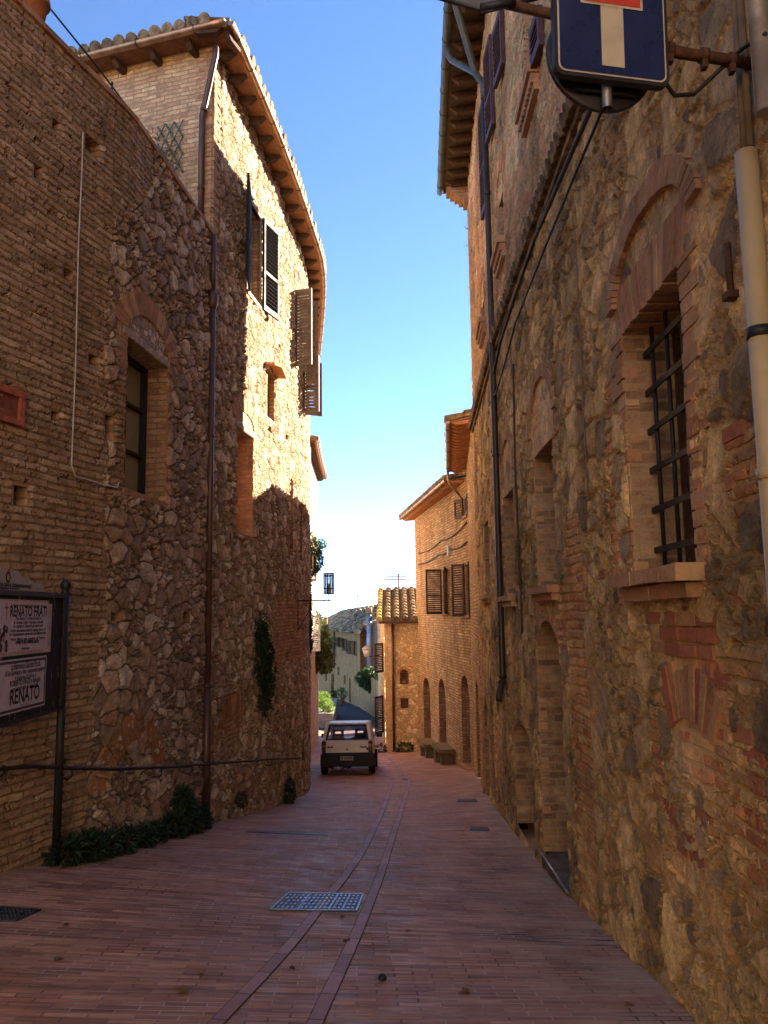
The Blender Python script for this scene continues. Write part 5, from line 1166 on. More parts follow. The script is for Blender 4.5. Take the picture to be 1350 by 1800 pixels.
# vine on the far corner and plants hanging from the pale house
bv = []
for (x, y, w_, h_, n) in ((542, 1025, .12, .5, 500), (543, 1060, .14, .5, 600), (543, 1095, .16, .6, 700), (542, 1130, .16, .5, 600), (541, 1170, .13, .5, 400), (542, 1210, .10, .4, 250)):
    p = at(x, y, 26.6); bv.append(((p.x - .05, p.y, p.z), (w_, .3, h_), n))
plant('climbing_vine', 'dark vine climbing the far corner of the tall stone house', 'vine', bv, M_ivy, .10, droop=.5)
bv = []
for (x, y, w_, h_, n) in ((546, 955, .18, .35, 320), (553, 965, .25, .40, 520), (557, 985, .20, .40, 420), (550, 995, .2, .3, 320), (565, 955, .14, .2, 110)):
    p = at(x, y, 27.6); bv.append(((p.x, p.y, p.z), (w_, .25, h_), n))
t = plant('balcony_plant', 'loose plant hanging from a balcony against the sky above the iron lantern', 'plant', bv, M_green, .11, droop=.6)
mb = MB(); p = at(542, 1003, 27.6); mb.box((p.x - .35, p.y, p.z), (1.1, .8, .07)); mb.tube([(p.x + .2, p.y - .4, p.z), (p.x + .2, p.y - .4, p.z + .5)], .02, 5); tag(mb.build('balcony_shelf', M_stone), 'small stone balcony shelf at the far corner carrying the hanging plant', 'balcony')
bv = []
for (x, y, w_, h_, n) in ((560, 1105, .35, .5, 420), (564, 1130, .45, .5, 520), (563, 1155, .5, .6, 560), (568, 1165, .4, .4, 320), (556, 1150, .4, .5, 300), (553, 1085, .25, .3, 160)):
    p = at(x, y, 35); bv.append(((p.x, p.y, p.z), (w_, .5, h_), n))
def tree_thing(name, label, bv, mat, l, base, rad):
    t = thing(name, base, label, 'tree'); mb = MB()
    for c, r, n in bv: clump(mb, c, r, n, l, .2)
    mb.build('crown', mat, t, merge=False)
    mb = MB(); b = Vector(base)
    for c, r, n in bv: e = Vector(c); mb.tube([b, b.lerp(e, .5) + Vector((0, 0, .1)), e], [rad, rad * .6, rad * .25], 6)
    mb.build('trunk', M_twig, t)
p = gp(560, 1262); tree_thing('magnolia_tree', 'broad-leaved tree with pale glossy leaves beyond the white shutter', bv, M_mag, .20, (p.x - .9, 35, gz(p.x - .9, 35)), .09)
# planter with the sunlit bush
pp = gp(584, 1278); M_plb = masonry('planter_brick', None, dict(bw=.3, bh=.08, mort=.01, pal=OCHRE, mcol=(.26, .18, .1), amp=.008))
PL = thing('brick_planter', (pp.x - .8, pp.y + 2, pp.z), 'raised brick planter beside the road beyond the small car', 'planter')
gA_ = gp(585, 1280); pts_ = [(gA_.x, gA_.y), (gA_.x - .25, gA_.y + 8)]; PW = Path([pts_[1], pts_[0]], 1)
pz = at(575, 1252, gA_.y + 1).z
mb = MB(); x0, y0 = gA_.x, gA_.y; x1, y1 = gA_.x - .25, gA_.y + 8; zz = gA_.z - .3
lo = [Vector((x0 - 1.5, y0 + .1, zz)), Vector((x0, y0, zz)), Vector((x1, y1, zz - .3)), Vector((x1 - 1.5, y1, zz - .3))]; mb.hexa(lo + [Vector((v.x, v.y, pz)) for v in lo]); mb.build('planter_wall', M_plb, PL)
mb = MB(); mb.hexa([Vector((v.x, v.y, pz + .002)) + Vector((k, -.05, 0)) for v, k in zip(lo, (-.05, .05, .05, -.05))] + [Vector((v.x, v.y, pz + .06)) + Vector((k, -.05, 0)) for v, k in zip(lo, (-.05, .05, .05, -.05))]); mb.build('coping', M_stone, PL)
bv = []
for (x, y, w_, h_, n, Y) in ((563, 1232, .42, .35, 520, 2), (572, 1237, .40, .32, 520, 1.2), (578, 1244, .30, .22, 320, .6), (558, 1225, .4, .35, 400, 3), (570, 1226, .35, .3, 300, 2.5)):
    p = at(x, y, y0 + Y); bv.append(((p.x, p.y, p.z), (w_, .5, h_), n))
plant('sunlit_bush', 'bright yellow-green sunlit bush in the brick planter', 'bush', bv, M_bright, .13, droop=.1)
bv = []
for (x, y, w_, h_, n) in ((640, 1190, .5, .45, 420), (652, 1187, .6, .5, 560), (660, 1198, .5, .5, 420), (646, 1200, .5, .4, 380), (655, 1208, .4, .3, 240)):
    p = at(x, y, gpts[1].y - 1.0); bv.append(((p.x, p.y, p.z), (w_, .6, h_), n))
plant('garden_shrub', 'leafy shrub with pale tips spilling over the garden wall', 'shrub', bv, M_green, .22, droop=.3)
random.seed(11)
for k, (x, yb, h, lab) in enumerate(((595, 1214, 1.3, 'standard shrub in a pot by the farther shuttered windows of the curved house'), (600, 1232, .9, 'low bushy plant in a terracotta pot on the roadside, nearest to the car'), (572, 1205, .8, 'potted plant under the leftmost windows of the curved house'), (608, 1222, .8, 'potted plant beside the arched door of the curved house'), (586, 1222, .4, 'tiny dark potted plant by the plain door of the curved house'))):
    g = gp(x, min(yb + 10, 1240)); t = thing('potted_plant', g, lab, 'potted plant', 'potted plants outside the curved house'); mb = MB(); mb.lathe(g, [(0, 0), (.16, 0), (.24, .32), (.26, .34), (.20, .34), (0, .28)], 12); mb.build('pot', bpy.data.materials['terracotta'], t)
    mb = MB(); clump(mb, g + Vector((0, 0, .35 + h * .5)), (.4 * h + .1, .4 * h + .1, .45 * h), 260, .14); mb.build('leaves', M_green, t, merge=False)
    mb = MB(); mb.tube([g + Vector((0, 0, .25)), g + Vector((.02, 0, .35 + h * .5))], .02, 5); mb.build('stem', M_twig, t)
wd = gp(712, 1322); plant('weed_clump', 'green weed at the foot of the niche house', 'plant', [((wd.x, wd.y + .1, wd.z + .12), (.35, .2, .2), 320), ((wd.x - .9, wd.y + .2, wd.z + .1), (.2, .2, .15), 120)], M_green, .12, droop=.1)
wd = gp(744, 1302); plant('weed_clump', 'dark spiky plant on the doorstep beside the farther bench', 'plant', [((wd.x, wd.y, wd.z + .35), (.3, .25, .2), 220)], M_ivy, .2, droop=-.1)
# ------------------------------------------------------------------ the small car
def text_mesh(txt, size, narrow=1.0, bold=0.):
    cu = bpy.data.curves.new('lettering', 'FONT'); cu.body = txt; cu.size = size; cu.align_x = 'CENTER'; cu.align_y = 'CENTER'; cu.offset = bold; cu.resolution_u = 3
    o = bpy.data.objects.new('lettering', cu); COL.objects.link(o); dg = bpy.context.evaluated_depsgraph_get(); dg.update()
    me = bpy.data.meshes.new_from_object(o.evaluated_get(dg)); COL.objects.unlink(o); bpy.data.objects.remove(o); bpy.data.curves.remove(cu)
    me.transform(Matrix.Diagonal((narrow, 1, 1, 1))); return me
def text_on(txt, size, c, ex, ez, mat, parent, narrow=1.0, bold=0., name='lettering', width=None):
    """flat lettering at c, reading along ex with its top along ez"""
    me = text_mesh(txt, size, narrow, bold)
    if width:
        xs = [v.co.x for v in me.vertices]; w = max(xs) - min(xs); me.transform(Matrix.Diagonal((width / w, 1, 1, 1)))
    ex = ex.normalized(); ez = ez.normalized(); ey = ez.cross(ex); Mx = Matrix((ex, ez, ex.cross(ez))).transposed().to_4x4(); Mx.translation = Vector(c); me.transform(Mx)
    return link_mesh(name, me, mat, parent)
def car():
    Yc = 22.6; xa, xb = ray(563, 1362)[0] * Yc, ray(657, 1362)[0] * Yc; xc = (xa + xb) / 2; W2 = (xb - xa) / 2
    g0 = gz(xc, Yc); g1 = gz(xc, Yc + 3); ez_ = Vector((0, -(g1 - g0) / 3, 1)).normalized(); ey = Vector((0.02, 1, (g1 - g0) / 3)).normalized(); ex = ey.cross(ez_)
    org = Vector((xc, Yc, g0)); k = W2 / .745
    L = lambda x, y, z: org + (ex * x + ey * y + ez_ * z) * k
    t = thing('small_car', org, 'small boxy cream hatchback with black bumper parked against the left wall', 'car')
    M_paint = simple('cream_car_paint', (.78, .70, .56), .35, .5, var=.05, vs=2); M_black = simple('black_car_plastic', (.020, .019, .018), .6, .4, var=.2); M_tyre = simple('tyre_rubber', (.018, .018, .018), .9, .2)
    M_red = simple('red_lens', (.45, .03, .02), .2, .6); M_seat = simple('blue_seat_cloth', (.035, .055, .16), .9, .1)
    ntg = NT('car_glass'); ntg.fin((.02, .03, .04), .03, .6); tr = ntg.n('ShaderNodeBsdfTransparent'); tr.inputs[0].default_value = (.80, .86, .95, 1); mx = ntg.n('ShaderNodeMixShader'); mx.inputs[0].default_value = .82
    ntg.t.links.new(ntg.b.outputs[0], mx.inputs[1]); ntg.t.links.new(tr.outputs[0], mx.inputs[2]); ntg.t.links.new(mx.outputs[0], ntg.out.inputs[0]); M_gl = ntg.m
    def strip_body(prof, name, mat, bev=.02, close=True):
        mb = MB(); n = len(prof); Lf = [L(-h, y, z) for y, z, h in prof]; Rt = [L(h, y, z) for y, z, h in prof]
        for i in range(n):
            j = (i + 1) % n; mb.face([Lf[i], Rt[i], Rt[j], Lf[j]])
        mb.face(Lf); mb.face(Rt[::-1]); return mb.build(name, mat, t, bevel=bev)
    # lower body up to the belt line
    strip_body([(.10, .30, .70), (.05, .60, .715), (.055, .78, .715), (.11, .93, .69), (2.50, .93, .69), (3.28, .80, .66), (3.36, .60, .68), (3.32, .30, .68)], 'body', M_paint, .03)
    # pillars and roof
    mb = MB()
    def bar(p, q, w, d):
        p, q = L(*p), L(*q); m = (p + q) / 2; e3 = (q - p).normalized(); e1 = (ex - e3 * ex.dot(e3)).normalized(); mb.box(m, (w * k, d * k, (q - p).length + .02), fr=(e1, e3.cross(e1), e3))
    for s in (-1, 1):
        bar((s * .655, .14, .93), (s * .575, .40, 1.40), .085, .16); bar((s * .67, 1.32, .93), (s * .585, 1.30, 1.40), .05, .08); bar((s * .66, 2.45, .93), (s * .58, 1.98, 1.40), .05, .06)
    bar((-.62, .15, .935), (.62, .15, .935), .10, .05) if False else None
    mb.build('pillars', M_paint, t)
    strip_body([(.36, 1.365, .605), (.37, 1.415, .59), (.55, 1.44, .58), (1.85, 1.44, .58), (2.02, 1.39, .59), (2.00, 1.37, .60)], 'roof', M_paint, .015)
    # tailgate: paint below the glass, black seal round it
    q = lambda x, f: L(x * (1 - .17 * f), .085 + .29 * f, .95 + .44 * f)
    mb = MB(); mb.prism([L(-.66, .04, .60), L(.66, .04, .60), L(.645, .045, .80), L(-.645, .045, .80)], ey * .05); mb.prism([L(-.645, .046, .803), L(.645, .046, .803), L(.63, .10, .945), L(-.63, .10, .945)], ey * .05)
    tg = mb.build('tailgate', M_paint, t, bevel=.008)
    mb = MB(); o_ = [q(-.63, .02), q(.63, .02), q(.63, .94), q(-.63, .94)]; i_ = [q(-.565, .09), q(.565, .09), q(.565, .86), q(-.565, .86)]
    for i in range(4): j = (i + 1) % 4; mb.prism([o_[i], o_[j], i_[j], i_[i]], (ey * -.014 + ez_ * .008))
    mb.build('window_seal', M_black, tg); mb = MB(); mb.face([q(-.60, .06), q(.60, .06), q(.60, .9), q(-.60, .9)]); mb.build('rear_window', M_gl, tg)
    mb = MB(); mb.tube([q(.0, .02) - ey * .03, q(.08, .10) - ey * .03, q(.42, .22) - ey * .03], .012, 5); mb.tube([q(.08, .10) - ey * .028, q(.55, .36) - ey * .028], .010, 5); mb.build('wiper', M_black, tg)
    mb = MB(); mb.lathe(L(0, .038, .70), [(0, 0), (.024, 0), (.024, .012), (0, .012)], 12, -ey); mb.build('lock', M_black, tg)
    text_on('Panda', .075, L(.46, .034, .765), ex, ez_, M_black, tg, 1.1, .004); text_on('4x4', .07, L(-.48, .034, .765), ex, ez_, M_black, tg, 1.5, .004)
    mb = MB(); mb.box(L(.575, .036, .71), (.06, .006, .06), fr=(ex, ey, ez_)); mb.build('emblem_square', M_black, tg)
    # bumper, plate, lights
    strip_body([(-.05, .24, .745), (-.06, .58, .745), (.02, .615, .735), (.45, .615, .735), (.45, .24, .735)], 'bumper', M_black, .03)
    mb = MB(); mb.box(L(0, -.068, .47), (.36, .008, .11), fr=(ex, ey, ez_)); pl = mb.build('number_plate', simple('plate_white', (.36, .34, .29), .5, var=.05), t)
    text_on('SI 382289', .085, L(0, -.074, .47), ex, ez_, M_black, pl, 1.0, .002, width=.32)
    for s in (-1, 1):
        mb = MB(); mb.box(L(s * .655, .035, .77), (.115, .06, .30), fr=(ex, ey, ez_)); tl = mb.build('tail_light', M_black, t, bevel=.01)
        mb = MB(); mb.box(L(s * .650, .0, .81), (.075, .012, .07), fr=(ex, ey, ez_)); mb.build('lens', M_red, tl)
        mb = MB(); mb.box(L(s * .650, .0, .70), (.08, .012, .05), fr=(ex, ey, ez_)); mb.build('lens', simple('smoked_lens', (.07, .05, .04), .2, .6), tl)
        mb = MB(); mb.tube([L(s * .69, 2.28, .96), L(s * .80, 2.24, .98)], .015, 6); mb.box(L(s * .85, 2.22, .99), (.18, .08, .115), fr=(ex, ey, ez_)); mb.build('mirror', M_black, t, bevel=.015)
        for y in (.58, 2.74):
            mb = MB(); mb.lathe(L(s * .68, y, .275) - ex * (s * .09 * k), [(0.10 * k, 0), (.25 * k, 0), (.275 * k, .03), (.275 * k, .15), (.25 * k, .175), (.17 * k, .175)], 24, ex * s); wh = mb.build('wheel', M_tyre, t)
            mb = MB(); mb.lathe(L(s * .68, y, .275) + ex * (s * .075 * k), [(.175 * k, 0), (.14 * k, .01), (.05 * k, -.01), (0, 0)], 20, ex * s); mb.build('rim', M_zinc, wh)
        # seats with headrests
        mb = MB(); x = s * .33
        mb.prism([L(x - .23, 1.25, .45), L(x + .23, 1.25, .45), L(x + .21, 1.02, .99), L(x - .21, 1.02, .99)], ey * .13); mb.box(L(x, 1.5, .45), (.46, .5, .16), fr=(ex, ey, ez_)); se = mb.build('seat', M_seat, t, bevel=.03)
        mb = MB(); hr = [(-.17, .99), (.17, .99), (.16, 1.21), (-.16, 1.21)]; hi = [(-.09, 1.09), (.09, 1.09), (.085, 1.16), (-.085, 1.16)]
        for i in range(4): j = (i + 1) % 4; mb.prism([L(x + hr[i][0], 1.0, hr[i][1]), L(x + hr[j][0], 1.0, hr[j][1]), L(x + hi[j][0], 1.0, hi[j][1]), L(x + hi[i][0], 1.0, hi[i][1])], ey * .07)
        mb.build('headrest', M_seat, se)
        mb = MB(); mb.face([L(s * .67, .35, .94), L(s * .67, 2.4, .94), L(s * .588, 1.95, 1.37), L(s * .588, .48, 1.37)]); mb.build('side_window', M_gl, t)
    mb = MB(); mb.face([L(-.64, 2.44, .94), L(.64, 2.44, .94), L(.57, 2.0, 1.38), L(-.57, 2.0, 1.38)]); mb.build('windscreen', M_gl, t)
    mb = MB(); mb.box(L(.05, 1.93, 1.30), (.2, .03, .07), fr=(ex, ey, ez_)); mb.build('inside_mirror', M_black, t)
    mb = MB(); mb.box(L(.31, 1.96, 1.33), (.5, .02, .13), fr=(ex, ey, ez_)); mb.build('sun_visor', M_seat, t)
    mb = MB(); mb.tube([L(.1, .3, .27), L(-.1, .05, .22), L(-.1, -.03, .21)], .035, 8); mb.lathe(L(0, .58, .275) - ex * .12, [(0, 0), (.12, .04), (.12, .2), (0, .24)], 14, ex); mb.tube([L(-.6, .58, .275), L(.6, .58, .275)], .035, 8); mb.build('axle', M_black, t)
car()
# ------------------------------------------------------------------ road signs on the bracket at the upper right
def road_signs():
    M_blue = simple('blue_enamel', (.010, .022, .085), .3, .5, var=.12, vs=5); M_white = simple('dirty_white_enamel', (.46, .40, .30), .45, .4, var=.15, vs=9); M_redp = simple('red_enamel', (.42, .045, .03), .4, .4)
    M_gback = simple('grey_sign_back', (.13, .125, .115), .5, .4, .4, var=.2, vs=5); M_frame = simple('dark_sign_rim', (.018, .018, .021), .45, .4)
    Ys = 2.68; c = at(1074, 60, Ys); ex = Vector((1, .17, -.02)).normalized(); ez_ = Vector((0.03, 0, 1)); ez_ = (ez_ - ex * ez_.dot(ex)).normalized(); ey = ez_.cross(ex)
    zb = at(1078, 142, Ys); w = .222                                   # half width
    o = zb + ez_ * .002
    def rrect(x0, x1, z0, z1, r, n=6):
        q = []
        for cx, cz, a in ((x1 - r, z0 + r, -90), (x1 - r, z1 - r, 0), (x0 + r, z1 - r, 90), (x0 + r, z0 + r, 180)):
            q += [(cx + r * math.cos(math.radians(a + 90 * i / n)), cz + r * math.sin(math.radians(a + 90 * i / n))) for i in range(n + 1)]
        return q
    W3 = lambda q, d: [o + ex * x + ez_ * z - ey * d for x, z in q]
    t = thing('dead_end_sign', zb, 'blue square dead end sign with white stem and red bar, hung on a wall bracket', 'road sign')
    mb = MB(); mb.prism(W3(rrect(-w, w, 0, 2 * w, .035), .0), ey * .03); mb.build('sign_box', M_frame, t)
    mb = MB(); mb.face(W3(rrect(-w + .012, w - .012, .014, 2 * w - .014, .028), .002)); mb.build('white_border', M_white, t)
    mb = MB(); mb.face(W3(rrect(-w + .018, w - .018, .020, 2 * w - .02, .024), .004)); mb.build('blue_field', M_blue, t)
    mb = MB(); mb.face(W3([(-.044, .050), (.044, .050), (.044, .31), (-.044, .31)], .006)); mb.build('white_stem', M_white, t)
    mb = MB(); mb.face(W3([(-.122, .288), (.122, .288), (.122, .38), (-.122, .38)], .0075)); mb.build('white_edge', M_white, t)
    mb = MB(); mb.face(W3([(-.113, .297), (.113, .297), (.113, .37), (-.113, .37)], .009)); mb.build('red_bar', M_redp, t)
    t2 = thing('round_sign', zb + ey * .1, 'round road sign seen from behind, black against the wall, below the blue sign', 'road sign')
    mb = MB(); cc = o + ey * .09 + ez_ * .155; mb.lathe(cc, [(0, 0), (.205, 0), (.215, .006), (.215, .016), (0, .016)], 40, ey); mb.build('disc', M_frame, t2)
    mb = MB(); mb.box(o + ey * .07 + ez_ * .01, (.24, .012, .03), fr=(ex, ey, ez_)); mb.build('clamp_bar', M_frame, t2)
    t3 = thing('sign_bracket', RP.P(RP.hit(1310, 115)[0], 2.3, .05), 'rusty bracket pipe carrying the road signs out from the stone wall', 'bracket')
    mb = MB(); pz = o + ey * .055; mb.tube([pz - ez_ * .075, pz + ez_ * .7], .019, 12, cap=False); mb.tube([pz - ez_ * .074, pz + ez_ * .7], .0165, 12, cap=False); mb.build('sign_post', M_zinc, t3)
    M_rust = bpy.data.materials['rust']; s = RP.sY(2.86); z = ray(1306, 115)[1] * 2.86; e1 = RP.P(s, z, .0); e0 = pz + ez_ * (e1.z - pz.z + .02)
    mb = MB(); mb.tube([e0, e0.lerp(e1, .5) + Vector((0, 0, -.004)), e1], .022, 10); mb.build('arm', M_rust, t3)
    for f in (.40, .62, .80): mb = MB(); q = e0.lerp(e1, f); d = (e1 - e0).normalized(); mb.tube([q - d * .012, q + d * .012], .029, 10); mb.box(q - Vector((0, 0, .03)), (.02, .03, .05)); mb.build('clamp', M_rust, t3)
    gl = at(852, 22, 3.0)
    e2 = gl + Vector((.05, .06, .10)); mb = MB(); mb.tube([e0 + Vector((0, .05, .10)), e2], .02, 10); mb.build('arm', M_rust, t3)
    t4 = thing('grey_backed_sign', gl, 'grey-backed angled road sign cut by the top edge of the photo', 'road sign')
    mb = MB(); a_, b_, cc_ = at(755, -8, 3.0), at(852, 21, 3.0), at(975, -10, 3.0); up_ = Vector((0, .02, .35)); mb.prism([a_, b_, cc_, cc_ + up_, b_ + up_ * 1.2, a_ + up_], Vector((0, .012, 0))); mb.build('plate', M_gback, t4)
    mb = MB(); mb.tube([a_ - Vector((0, .004, 0)), b_ - Vector((0, .004, 0)), cc_ - Vector((0, .004, 0))], .007, 6); mb.build('rim', M_frame, t4)
    mb = MB(); mb.tube([at(845, 14, 2.97), at(905, 2, 2.97)], .016, 8); mb.build('clamp', M_frame, t4)
    s, z = RP.hit(1345, 60, .1); q = [o + ex * .2 + ey * .05 + ez_ * .10, o + ex * .30 + ey * .1 + ez_ * .045, o + ex * .38 + ey * .1 + ez_ * .06, RP.P(RP.hit(1310, 85, .06)[0], RP.hit(1310, 85, .06)[1], .07), RP.P(s, z, .1)]
    mb = MB(); mb.tube(q, .009, 6); tag(mb.build('sign_cable', M_cable), 'black cable looping from the blue sign to the conduits at the right edge', 'cable')
road_signs()
# ------------------------------------------------------------------ notice board on its black posts
def notice_board():
    g = gp(101, 1522); X0 = ray(108, 1150)[0] * g.y; Y0 = g.y
    def bp(x, y): a, b = ray(x, y); Y = X0 / a; return Vector((X0, Y, b * Y))     # point of the board's plane
    t = thing('notice_board', (X0, Y0 - .7, g.z), 'black framed notice board with two mourning posters under a town header plate', 'notice board')
    zt, zb = bp(105, 1044).z, bp(95, 1250).z; y1 = bp(113, 1100).Y if False else bp(113, 1100).y; y0 = y1 - 1.55
    for yy in (y1, y0):
        mb = MB(); gg = gz(X0, yy); mb.tube([(X0, yy, gg - .05), (X0, yy, zt + .02)], .036, 12); mb.lathe((X0, yy, zt + .0), [(.036, 0), (.045, .01), (.03, .035), (.032, .04), (.048, .07), (.045, .105), (.025, .125), (0, .13)], 14); mb.build('post', M_iron, t)
    M_bd = NT('peeling_black_board'); o_ = M_bd.obj(); n_ = M_bd.noise(M_bd.vm('MULTIPLY', o_, (1, 2.2, .7)), 9, 5, .75); c_ = M_bd.ramp(n_, [(.60, (.020, .017, .015)), (.64, (.28, .23, .17))], 'LINEAR'); M_bd = M_bd.fin(c_, .8, .2)
    f = X0 + .012
    mb = MB(); mb.box((X0, (y0 + y1) / 2, (zt + zb) / 2), (.02, y1 - y0 - .08, zt - zb)); b = mb.build('panel', M_bd, t)
    for c, s in (((X0 + .008, (y0 + y1) / 2, zt - .015), (.045, y1 - y0 - .07, .04)), ((X0 + .008, (y0 + y1) / 2, zb + .012), (.045, y1 - y0 - .07, .03)), ((X0 + .008, y1 - .055, (zt + zb) / 2), (.040, .03, zt - zb - .06)), ((X0 + .008, y0 + .055, (zt + zb) / 2), (.040, .03, zt - zb - .06))):
        mb = MB(); mb.box(c, s); mb.build('rail', M_iron, t)
    ex, ez_ = Vector((0, 1, 0)), Vector((0, 0, 1))
    M_head = simple('grey_header_plate', (.34, .30, .24), .6, .3, var=.1); M_ink = simple('black_ink', (.025, .022, .028), .8, .1); M_lil = simple('lilac_poster_paper', (.52, .44, .50), .8, .2, var=.12, vs=7, bump=.2, bs=14); M_pink = simple('poster_pink_edge', (.50, .30, .30), .8); M_old = simple('old_paper', (.42, .36, .30), .85, var=.2)
    # header plate with stepped shoulders
    yc = bp(13, 1020).y - .0; hh = bp(13, 1002).z - zt; yr = bp(76, 1040).y; hw = yr - yc
    st = [(1, 0), (1, .38), (.93, .40), (.93, .42), (.70, .44), (.68, .50), (.58, .54), (.56, .66), (.36, .68)]; prof = [(hw * u, hh * v) for u, v in st] + [(hw * .36 * math.cos(a), hh * .68 + hh * .32 * math.sin(a)) for a in np.linspace(.15, math.pi - .15, 12)] + [(-hw * u, hh * v) for u, v in st[::-1]]
    mb = MB(); mb.prism([Vector((X0 + .004, yc + a, zt + .012 + v)) for a, v in prof], Vector((-.012, 0, 0))); hd = mb.build('header_plate', M_head, t)
    F2 = X0 + .0065
    text_on('COMUNE DI SAN GIMIGNANO', .036, (F2, yc, zt + hh * .26), ex, ez_, M_ink, hd, .9, .0016, width=hw * 1.25); text_on('Affissione Funebri', .024, (F2, yc, zt + hh * .12), ex, ez_, M_ink, hd, .9, .001, width=hw * .62)
    cy, cz = yc, zt + hh * .66
    mb = MB(); n = 22
    for i in range(n):
        a0, a1 = math.pi * 1.5 + 2 * math.pi * i / n, math.pi * 1.5 + 2 * math.pi * (i + 1) / n; R0, R1 = .030, .044; mb.face([(F2, cy + R0 * math.cos(a0) * .8, cz + R0 * math.sin(a0)), (F2, cy + R1 * math.cos(a0) * .85, cz + R1 * math.sin(a0)), (F2, cy + R1 * math.cos(a1) * .85, cz + R1 * math.sin(a1)), (F2, cy + R0 * math.cos(a1) * .8, cz + R0 * math.sin(a1))])
    mb.face([(F2, cy - .004, cz - .04), (F2, cy - .022, cz - .062), (F2, cy - .010, cz - .058), (F2, cy, cz - .045)]); mb.face([(F2, cy + .004, cz - .04), (F2, cy + .022, cz - .062), (F2, cy + .010, cz - .058), (F2, cy, cz - .045)])
    mb.build('crest_wreath', M_ink, hd)
    mb = MB(); mb.face([(F2 + .001, cy + a, cz + v) for a, v in ((0, -.030), (.020, -.016), (.021, .010), (-.021, .010), (-.020, -.016))]); mb.build('crest_shield', simple('crest_yellow', (.45, .36, .05), .6), hd)
    mb = MB(); mb.face([(F2 + .001, cy + a, cz + v) for a, v in ((-.022, .011), (.022, .011), (.022, .028), (-.022, .028))]); mb.face([(F2 + .0015, cy + a, cz + v) for a, v in ((-.016, .040), (.016, .040), (.021, .062), (-.021, .062))]); mb.build('crest_crown', simple('crest_red', (.30, .06, .04), .6), hd)
    # posters
    def poster(x1, ya, yb, W_, tilt, lab):
        a, c = bp(x1, ya), bp(x1, yb); yr_ = a.y; H = a.z - c.z; ctr = Vector((f + .002, yr_ - W_ / 2, (a.z + c.z) / 2)); e1 = Vector((0, math.cos(tilt), math.sin(tilt))); e2 = Vector((0, -math.sin(tilt), math.cos(tilt)))
        R = lambda w, h, d, cx=0., cz_=0.: [ctr + e1 * (cx + i * w / 2) + e2 * (cz_ + j * h / 2) + Vector((d, 0, 0)) for i, j in ((-1, -1), (1, -1), (1, 1), (-1, 1))]
        return ctr, e1, e2, W_, H, R
    ctr, e1, e2, W_, H, R = poster(83, 1056, 1143, .94, .0, '')
    mb = MB(); mb.face(R(W_ + .0, H * .97, -.0012, .075, -.02)); mb.build('old_poster', M_old, t)
    mb = MB(); mb.prism(R(W_, H, 0), Vector((-.001, 0, 0))); p1 = mb.build('poster', M_pink, t); mb = MB(); mb.face(R(W_ - .03, H - .03, .0012)); mb.build('poster_sheet', M_lil, p1)
    def tx(s, sz, dx, dz, w, p, b=.0008, m=M_ink): text_on(s, sz, ctr + e1 * dx + e2 * dz + Vector((.0026, 0, 0)), e1, e2, m, p, 1, b, width=w)
    tx('RENATO FRATI', .115, .10, H * .27, .66, p1, .003); tx('E venuto a mancare ai suoi cari nella sua casa', .028, .10, H * .395, .64, p1)
    for s_, z_, w_ in (('Ne danno il triste annuncio', .13, .46), ('la moglie, i figli, il nipote, i fratelli', .065, .52), ('la cognata e i parenti, gli amici tutti', .005, .52), ('La salma sara esposta presso la cappella, alle ore 15', -.065, .64), ('Un ringraziamento particolare alla Misericordia', -.125, .66)): tx(s_, .034, .10, H * z_ * 1.15, w_, p1)
    tx('Non fiori ma opere di bene', .03, .10, -H * .235, .62, p1); tx('OFFERTE PRO MISERICORDIA', .036, .09, -H * .30, .42, p1, .002); tx('Onoranze Funebri', .026, .06, -H * .415, .14, p1)
    mb = MB(); q = lambda dx, dz, w, h: [ctr + e1 * (dx + i * w / 2) + e2 * (dz + j * h / 2) + Vector((.0026, 0, 0)) for i, j in ((-1, -1), (1, -1), (1, 1), (-1, 1))]
    xl = -.285; mb.face(q(xl, H * .28, .012, H * .30)); mb.face(q(xl, H * .345, .075, .012)); mb.build('printed_cross', simple('cross_brown', (.33, .13, .06), .7), p1)
    mb = MB(); random.seed(5)
    for k in range(16):
        dx = xl - .03 + random.uniform(-.07, .05); dz = -H * .02 - k / 15 * H * .42; r_ = random.uniform(.015, .035); n = 7; a0 = random.random() * 3; mb.face([ctr + e1 * (dx + r_ * (.5 + .5 * ((i % 2))) * math.cos(a0 + 6.28 * i / n)) + e2 * (dz + r_ * math.sin(a0 + 6.28 * i / n)) + Vector((.0026 + k * 1e-4, 0, 0)) for i in range(n)])
    mb.build('printed_rose', simple('rose_print', (.085, .018, .030), .7), p1)
    ctr, e1, e2, W_, H, R = poster(79, 1152, 1238, .96, .0, '')
    mb = MB(); mb.prism(R(W_, H, 0), Vector((-.001, 0, 0))); p2 = mb.build('poster', M_lil, t)
    mb = MB(); o_ = R(W_ - .025, H - .025, .0012); i_ = R(W_ - .065, H - .065, .0012)
    for i in range(4): j = (i + 1) % 4; mb.face([o_[i], o_[j], i_[j], i_[i]])
    mb.build('mourning_border', simple('mourning_ink', (.05, .035, .075), .7), p2)
    for s_, sz, z_, w_, b_ in (('La Filarmonica Giacomo Puccini', .07, .36, .52, .001), ('di San Gimignano e tutti i componenti suonatori', .055, .245, .70, .001), ('si uniscono al dolore di', .05, .145, .38, .0005), ('ROBERTO FRATI e famiglia', .062, .045, .54, .001), ('per la scomparsa del loro babbo', .05, -.055, .46, .0005), ('RENATO', .16, -.215, .52, .003), ('Onoranze Funebri', .026, -.385, .14, .0)): tx(s_, sz, .10, H * z_, w_, p2, b_)
notice_board()
